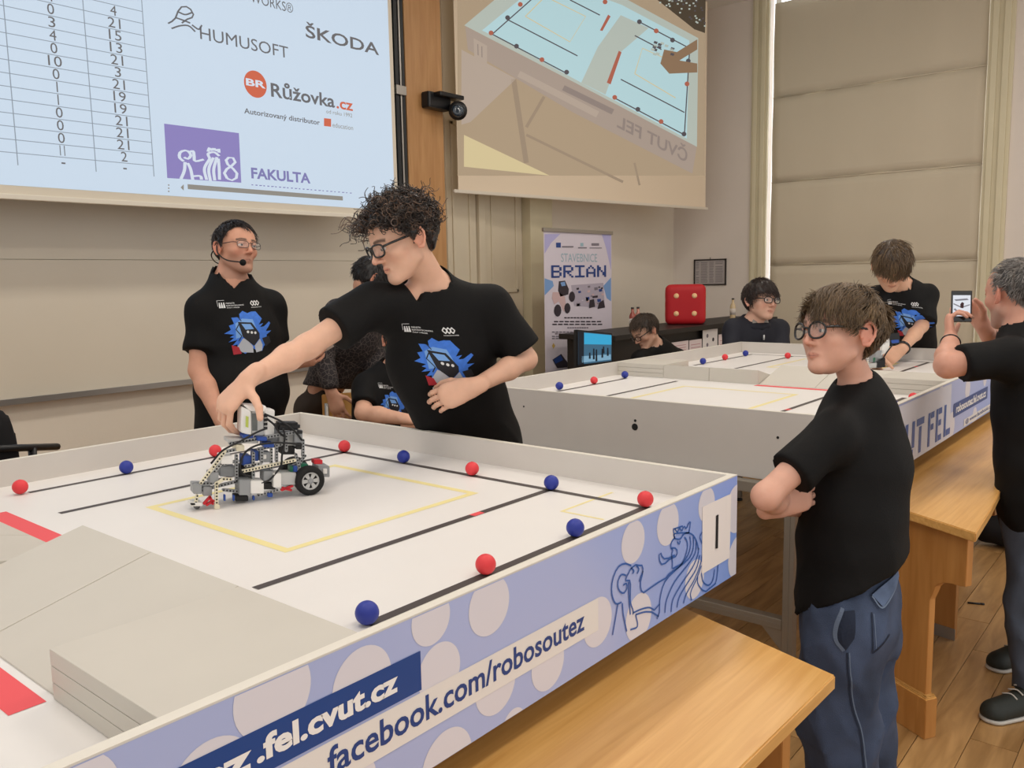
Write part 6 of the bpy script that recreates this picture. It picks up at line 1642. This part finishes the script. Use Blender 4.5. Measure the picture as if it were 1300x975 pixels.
flat('blue_wave', [BN(58, 350), BN(110, 368), BN(118, 400), BN(58, 462)], M_bblue, ban); flat('blue_wave', [BN(440, 400), BN(490, 345), BN(490, 500), BN(462, 480)], M_bblue, ban)
GL = {'B': ('11110', '10001', '10001', '11110', '10001', '10001', '11110'), 'R': ('11110', '10001', '10001', '11110', '10100', '10010', '10001'), 'I': ('11111', '00100', '00100', '00100', '00100', '00100', '11111'), 'A': ('00100', '01010', '10001', '10001', '11111', '10001', '10001'), 'N': ('10001', '11001', '11001', '10101', '10011', '10011', '10001')}
xa, xb = BN(100, 300)[0], BN(456, 300)[0]; za_, zb2_ = BN(280, 344)[2], BN(280, 266)[2]; cw = (xb-xa)/29; chh = (zb2_-za_)/7
for i, ch in enumerate('BRIAN'):
    VV, FF = [], []
    for rr_, row_ in enumerate(GL[ch]):
        for cc_, bit in enumerate(row_):
            if bit == '1':
                b = len(VV); X_ = xa+(i*6+cc_)*cw; Z_ = zb2_-(rr_+1)*chh
                VV += [(X_, BY-.003, Z_), (X_+cw*1.12, BY-.003, Z_), (X_+cw*1.12, BY-.003, Z_+chh*1.05), (X_, BY-.003, Z_+chh*1.05)]; FF.append((b, b+1, b+2, b+3))
    mesh_obj('pixel_letter', VV, FF, M_bn, ban)
text_on('banner_text', 'STAVEBNICE', BN(165, 244), BN(400, 244)-BN(165, 244), (0, 0, .075), M_bt, ban)
for (x0, y0, x1, y1, m) in ((132, 118, 163, 150, M_bn), (170, 140, 245, 150, M_bg), (290, 120, 310, 142, M_bt), (275, 148, 332, 156, M_bg), (362, 122, 412, 138, M_bg), (350, 150, 430, 156, M_bg)): flat('logo', [BN(x0, y1, 2), BN(x1, y1, 2), BN(x1, y0, 2), BN(x0, y0, 2)], m, ban)
flat('robot_picture', [BN(150, 370, 2), BN(190, 365, 2), BN(215, 420, 2), BN(212, 455, 2), BN(160, 470, 2), BN(145, 430, 2)], M_bk, ban); flat('robot_screen', [BN(160, 378, 3), BN(188, 372, 3), BN(194, 398, 3), BN(168, 402, 3)], M_bblue, ban)
flat('robot_picture', [BN(110, 440, 2), BN(150, 440, 2), BN(190, 470, 2), BN(200, 560, 2), BN(180, 565, 2), BN(150, 500, 2), BN(120, 520, 2), BN(105, 480, 2)], M_bp, ban)
for (x, y, r_) in ((142, 560, 24), (205, 545, 20), (235, 470, 20)):
    c_ = BN(x, y, 3); q_ = abs(BN(x+r_, y)[0]-c_[0]); flat('robot_wheel', [(c_[0]+q_*math.cos(t*.524), BY-.003, c_[2]+q_*math.sin(t*.524)) for t in range(12)], M_bk, ban)
flat('kit_picture', [BN(230, 395, 1), BN(440, 380, 1), BN(450, 545, 1), BN(250, 530, 1)], mat('banner_kit', (176, 168, 182), .6), ban)
for k in range(26):
    x, y = 240+random.random()*190, 395+random.random()*130; s_ = 8+random.random()*16
    flat('kit_piece', [BN(x, y+s_, 3), BN(x+s_, y+s_*.8, 3), BN(x+s_*.9, y, 3), BN(x-3, y+3, 3)], random.choice([M_bk, M_bg, M_bp, M_bn, M_ban]), ban)
flat('kit_brick', [BN(345, 545, 4), BN(385, 535, 4), BN(378, 485, 4), BN(350, 492, 4)], M_bk, ban); flat('kit_brick', [BN(400, 550, 4), BN(450, 540, 4), BN(440, 490, 4), BN(410, 510, 4)], M_bk, ban)
for k, (x0, x1, y) in enumerate(((185, 370, 607), (118, 432, 632), (108, 440, 650), (205, 345, 672), (105, 270, 700), (125, 290, 712), (105, 280, 728), (105, 275, 742))):
    n_ = 9 if k < 4 else 7
    for j in range(n_):
        a_ = x0+(x1-x0)*j/n_; b_ = a_+(x1-x0)/n_*.8; flat('text_word', [BN(a_, y+4, 2), BN(b_, y+4, 2), BN(b_, y-4, 2), BN(a_, y-4, 2)], M_bg if k > 2 else M_bk, ban)
flat('brick_picture', [BN(108, 880, 2), BN(165, 842, 2), BN(212, 905, 2), BN(205, 928, 2), BN(140, 935, 2)], M_bk, ban); flat('brick_screen', [BN(115, 880, 3), BN(160, 850, 3), BN(178, 882, 3), BN(128, 905, 3)], M_bn, ban)
flat('badge', [BN(105, 790, 2), BN(115, 770, 2), BN(126, 790, 2), BN(115, 810, 2)], mat('badge_gold', (190, 160, 84), .5), ban)

# black counter in the corner, with die, bottles and leaflets
M_cnt = mat('counter_black', (30, 27, 26), .5)
cn = thing('black_counter', 'long black counter in the corner carrying the red die', 'counter', (5.4, 3.0, 0))
box('top', (4.02, 2.68, 1.03), (7.30, 3.25, 1.075), M_cnt, cn, .004); box('body', (4.10, 2.76, 0), (7.25, 3.22, 1.03), M_cnt, cn, .004)
dc = OY(870, 405, 2.97); dn_ = unit(np.array([-CF[0]*.96-CR[0]*.20, -CF[1]*.96-CR[1]*.20, 0])); dr_ = np.cross(np.array([0, 0, 1.0]), dn_); ds = .385
die = thing('foam_die', 'big red foam die with pale spots on the black counter', 'die', (dc[0], dc[1], 1.076))
Md = Matrix(((dr_[0], dn_[0], 0, dc[0]), (dr_[1], dn_[1], 0, dc[1]), (0, 0, 1, 1.076+ds/2), (0, 0, 0, 1)))
bm = bmesh.new(); bmesh.ops.create_cube(bm, size=ds); bmesh.ops.subdivide_edges(bm, edges=list(bm.edges), cuts=11, use_grid_fill=True)
for v in bm.verts:
    q = np.array(v.co); inn = np.clip(q, -(ds/2-.05), ds/2-.05); e_ = q-inn; L_ = np.linalg.norm(e_)
    if L_ > 0: v.co = Vector(inn+e_/L_*.05)
bmesh.ops.transform(bm, matrix=Md, verts=bm.verts); bm_obj('die_body', bm, mat('die_red', (186, 26, 34), .55, bump=.1), die, True)
M_spot = mat('die_spot', (236, 190, 140), .6)
def spot(p, n): lathe('spot', [(.0, -.004), (.026, -.004), (.024, .002), (.0, .003)], M_spot, die, p, n, 16)
cen = np.array([dc[0], dc[1], 1.076+ds/2])
for a_ in (-1, 1):
    for b_ in (-1, 1): spot(cen+dn_*ds/2+dr_*a_*.085+np.array([0, 0, b_*.085]), dn_)
for b_ in (-1, 0, 1):
    for a_ in (-1, 1): spot(cen+dr_*ds/2+dn_*a_*.085+np.array([0, 0, b_*.09]), dr_)
    for a_ in (-1, 1): spot(cen-dr_*ds/2+dn_*a_*.085+np.array([0, 0, b_*.09]), -dr_)
def bottle(px, py, depth, lab, m, h=.20):
    p = OY(px, py+4, 2.95); p[2] = 1.0755
    t = thing('bottle', lab, 'bottle', p, 'drinks on the counter')
    lathe('glass', [(.028, 0), (.030, .01), (.030, h*.62), (.012, h*.80), (.012, h*.93)], m, t, p, (0, 0, 1), 14); lathe('cap', [(.014, h*.93), (.014, h), (.0, h)], mat('bottle_cap', (60, 56, 54), .4), t, p, (0, 0, 1), 12); lathe('bottle_label', [(.0308, h*.2), (.0308, h*.5)], mat('bottle_label', (210, 200, 190), .6), t, p, (0, 0, 1), 14)
M_jr = mat('juice_red', (150, 62, 44), .2, coat=.6); M_jp = mat('juice_pink', (192, 130, 110), .2, coat=.6); M_jo = mat('juice_clear', (214, 190, 150), .15, coat=.6)
bottle(803, 421, 7.45, 'left one of the two small juice bottles on the black counter', M_jr); bottle(810, 421, 7.5, 'right one of the two small juice bottles on the black counter', M_jp); bottle(930, 413, 7.9, 'clear bottle on the counter beside the boy in the jacket', M_jo, .22)
# leaflets leaning on the counter front
M_leaf = mat('leaflet_paper', (222, 208, 208), .7); M_leafi = mat('leaflet_ink', (190, 140, 146), .7)
LY = 2.72
def leaflet(x0, y0, x1, y1, lab, m=M_leaf, tilt=0.0, dots=False):
    a_, b_ = OY(x0, y1, LY), OY(x1, y0, LY); w_ = b_[0]-a_[0]
    t = thing('leaflet', lab, 'leaflet', (a_[0]+w_/2, LY, a_[2]), 'leaflets on the counter')
    prism('card', [(a_[0], LY, a_[2]), (b_[0], LY, a_[2]), (b_[0], LY, b_[2]+tilt), (a_[0], LY, b_[2])], (0, .003, 0), m, t)
    for k in range(5):
        if dots:
            c_ = (a_[0]+w_*(.3+.4*(k % 2)), LY-.001, a_[2]+(b_[2]-a_[2])*(.2+.15*k)); flat('printed_dot', [(c_[0]+.022*math.cos(t_*.63), c_[1], c_[2]+.02*math.sin(t_*.63)) for t_ in range(10)], M_bk if k % 2 else M_bg, t)
        else:
            z_ = a_[2]+(b_[2]-a_[2])*(.15+.15*k); flat('printed_line', [(a_[0]+w_*.12, LY-.001, z_), (b_[0]-w_*.12, LY-.001, z_), (b_[0]-w_*.12, LY-.001, z_+.006), (a_[0]+w_*.12, LY-.001, z_+.006)], M_leafi, t)
leaflet(846, 432, 874, 458, 'wide pinkish leaflet at the left of the counter front'); leaflet(875, 430, 891, 458, 'small pinkish leaflet beside the white dotted card'); leaflet(892, 417, 911, 458, 'white card with dark printed spots on the counter front', mat('card_white', (226, 222, 220), .6), 0, True); leaflet(912, 423, 926, 458, 'pale leaflet half hidden by the boy in the jacket')

# monitor on a small desk behind the far table
mq = [AT(734, 463, 5.95), AT(776, 458, 6.25), AT(776, 425, 6.25), AT(734, 421, 5.95)]
mn = unit(np.cross(mq[1]-mq[0], mq[3]-mq[0])); mn = mn if np.dot(mn, CF) < 0 else -mn
mc = sum(mq)/4
dk = thing('computer_desk', 'dark desk behind the far table carrying the monitor', 'desk', (mc[0]+.25, mc[1]+.15, 0))
box('desk_top', (mc[0]-.45, mc[1]-.25, .72), (mc[0]+.30, mc[1]+.25, .745), M_cnt, dk, .004)
for sx in (-.40, .25):
    for sy in (-.2, .2): box('leg', (mc[0]+sx, mc[1]+sy, 0), (mc[0]+sx+.04, mc[1]+sy+.04, .72), M_cnt, dk)
mon = thing('monitor', 'computer monitor showing a blue and white picture, in front of the banner', 'monitor', (mc[0], mc[1], .746))
prism('bezel', [mc+(q-mc)*np.array([1.08, 1.08, 1.12]) for q in mq], -mn*.03, M_blk, mon, .004)
def MQ(u, v, k=1): return mq[0]*(1-u)*(1-v)+mq[1]*u*(1-v)+mq[2]*u*v+mq[3]*(1-u)*v+mn*.001*k
for nm, u0, v0, u1, v1, m in (('picture', .0, .0, 1, 1, em('mon_base', (74, 120, 150), .5)), ('picture_sky', .17, .62, 1, .98, em('mon_sky', (56, 168, 214), .75)), ('picture_bar', .0, .0, .16, 1, em('mon_dark', (40, 48, 60), .3)), ('picture_floor', .1, .05, .98, .25, em('mon_floor', (140, 186, 214), .6))):
    flat(nm, [MQ(u0, v0, 1 if nm == 'picture' else 2), MQ(u1, v0, 1 if nm == 'picture' else 2), MQ(u1, v1, 1 if nm == 'picture' else 2), MQ(u0, v1, 1 if nm == 'picture' else 2)], m, mon)
for u, v, h in ((.42, .12, .36), (.5, .05, .4), (.68, .15, .32), (.72, .3, .25), (.85, .2, .3), (.3, .15, .2)): flat('picture_figure', [MQ(u, v, 3), MQ(u+.06, v, 3), MQ(u+.05, v+h, 3), MQ(u+.01, v+h, 3)], em('mon_fig', (34, 44, 58), .25), mon)
tube('stand', [mc-mn*.03, np.array([mc[0], mc[1], .76])-mn*.03], .02, M_blk, mon, 10); lathe('stand_foot', [(.10, 0), (.10, .012), (.02, .02)], M_blk, mon, (mc[0], mc[1], .746), (0, 0, 1), 20)

# wooden chair beside the seated boy
M_chair = wood('chair_plywood', (206, 152, 82), (226, 176, 106), (8, 8, 1.2), .4, .2)
cb = [AT(410, 526, 4.33), AT(450, 526, 4.40), AT(450, 500, 4.40), AT(410, 500, 4.33)]
ch_ = thing('chair', 'light plywood chair behind the near table, beside the stooping person', 'chair', (cb[0][0]+.15, cb[0][1]+.15, 0))
cd0 = unit((cb[1]-cb[0])*np.array([1, 1, 0])); cnn = np.cross(cd0, V3(0, 0, 1)) if False else np.array([cd0[1], -cd0[0], 0]); cnn = cnn if np.dot(cnn, CF) > 0 else -cnn
o0 = np.array([cb[0][0], cb[0][1], 0]); Wc = .38
def CP(u, d, z): return o0+cd0*u+cnn*d+np.array([0, 0, z])
prism('backrest', [CP(0, 0, .70), CP(Wc, 0, .70), CP(Wc, 0, .975), CP(0, 0, .975)], cnn*.014, M_chair, ch_, .004); prism('seat', [CP(0, .02, .44), CP(Wc, .02, .44), CP(Wc, .42, .44), CP(0, .42, .44)], (0, 0, .016), M_chair, ch_, .004)
for u, d in ((.02, 0), (Wc-.02, 0), (.02, .40), (Wc-.02, .40)): tube('leg', [CP(u, d, 0.003), CP(u, d, .93 if d == 0 else .44)], .011, M_alu, ch_, 8)

# black office chair at the left edge
oc = OY(0, 575, 2.0)
of = thing('office_chair', 'black office chair with armrest at the left edge behind the near table', 'chair', (oc[0]-.25, 2.1, 0))
b0, b1 = OY(-14, 570, 1.85), OY(73, 567, 2.05)
f = Fld(*[np.arange(v-.5, v+.5, .016) for v in (b0[0]-.22, b0[1]+.12, 1.0)])
bkc = OY(-24, 560, 1.95)
f.add(cap(bkc+V3(0, 0, -.26), bkc+V3(0, 0, .02), .13, .10, V3(0, 1, 0), .35), .03); V, F = f.mesh(1); np_mesh('backrest', V, F, M_blackp, of)
tube('armrest', [b0, b0*.5+b1*.5, b1], .012, M_blk, of, 8); tube('arm_post', [b0*.4+b1*.6, (b0*.4+b1*.6)*np.array([1, 1, 0])+V3(0, 0, .5)], .014, M_blk, of, 8)
xo, yo = b0[0]*.7+b1[0]*.3-.12, 2.1
lathe('seat', [(.02, .46), (.23, .47), (.24, .50), (.20, .53), (.0, .535)], M_blackp, of, (xo, yo, 0), (0, 0, 1), 24); tube('gas_column', [(xo, yo, .08), (xo, yo, .47)], .025, M_alu, of, 10)
tube('back_post', [(xo-.1, yo+.05, .48), tuple(bkc+V3(0, .06, -.2))], .018, M_blk, of, 8)
for k in range(5):
    a_ = k*1.2566; e_ = V3(xo+.28*math.cos(a_), yo+.28*math.sin(a_), .055); lg_ = tube('leg', [(xo, yo, .10), tuple(e_)], .016, M_blk, of, 8)
    lathe('caster', [(.02, -.012), (.026, -.006), (.026, .006), (.02, .012)], M_blk, lg_, e_-V3(0, 0, .028), (math.sin(a_), -math.cos(a_), 0), 12)

# black backpack on the floor past the bench
bp = OZ(1272, 692, 0.0)
f = Fld(np.arange(bp[0]-.3, bp[0]+.5, .014), np.arange(bp[1]-.35, bp[1]+.35, .014), np.arange(-.02, .7, .014))
f.add(cap(bp+V3(.06, -.04, .14), bp+V3(.06, -.06, .42), .15, .12, V3(1, 0, 0), .7), .03); f.add(cap(bp+V3(-.03, -.10, .09), bp+V3(-.03, .06, .09), .085, .085), .04); f.cut(V3(0, 0, .002), V3(0, 0, -1)); f.noise(.006, 16, 5)
V, F = f.mesh(1); bpk = thing('backpack', 'black backpack standing on the floor beyond the far bench', 'bag', bp); np_mesh('bag_body', V, F, M_blackp, bpk)
tube('strap', spline([bp+V3(-.03, -.12, .40), bp+V3(-.10, -.14, .28), bp+V3(-.08, -.12, .12)], 12), .014, M_blk, bpk, 6); tube('handle', spline([bp+V3(.05, -.10, .53), bp+V3(.04, -.06, .58), bp+V3(.05, -.02, .53)], 8), .009, M_blk, bpk, 6)
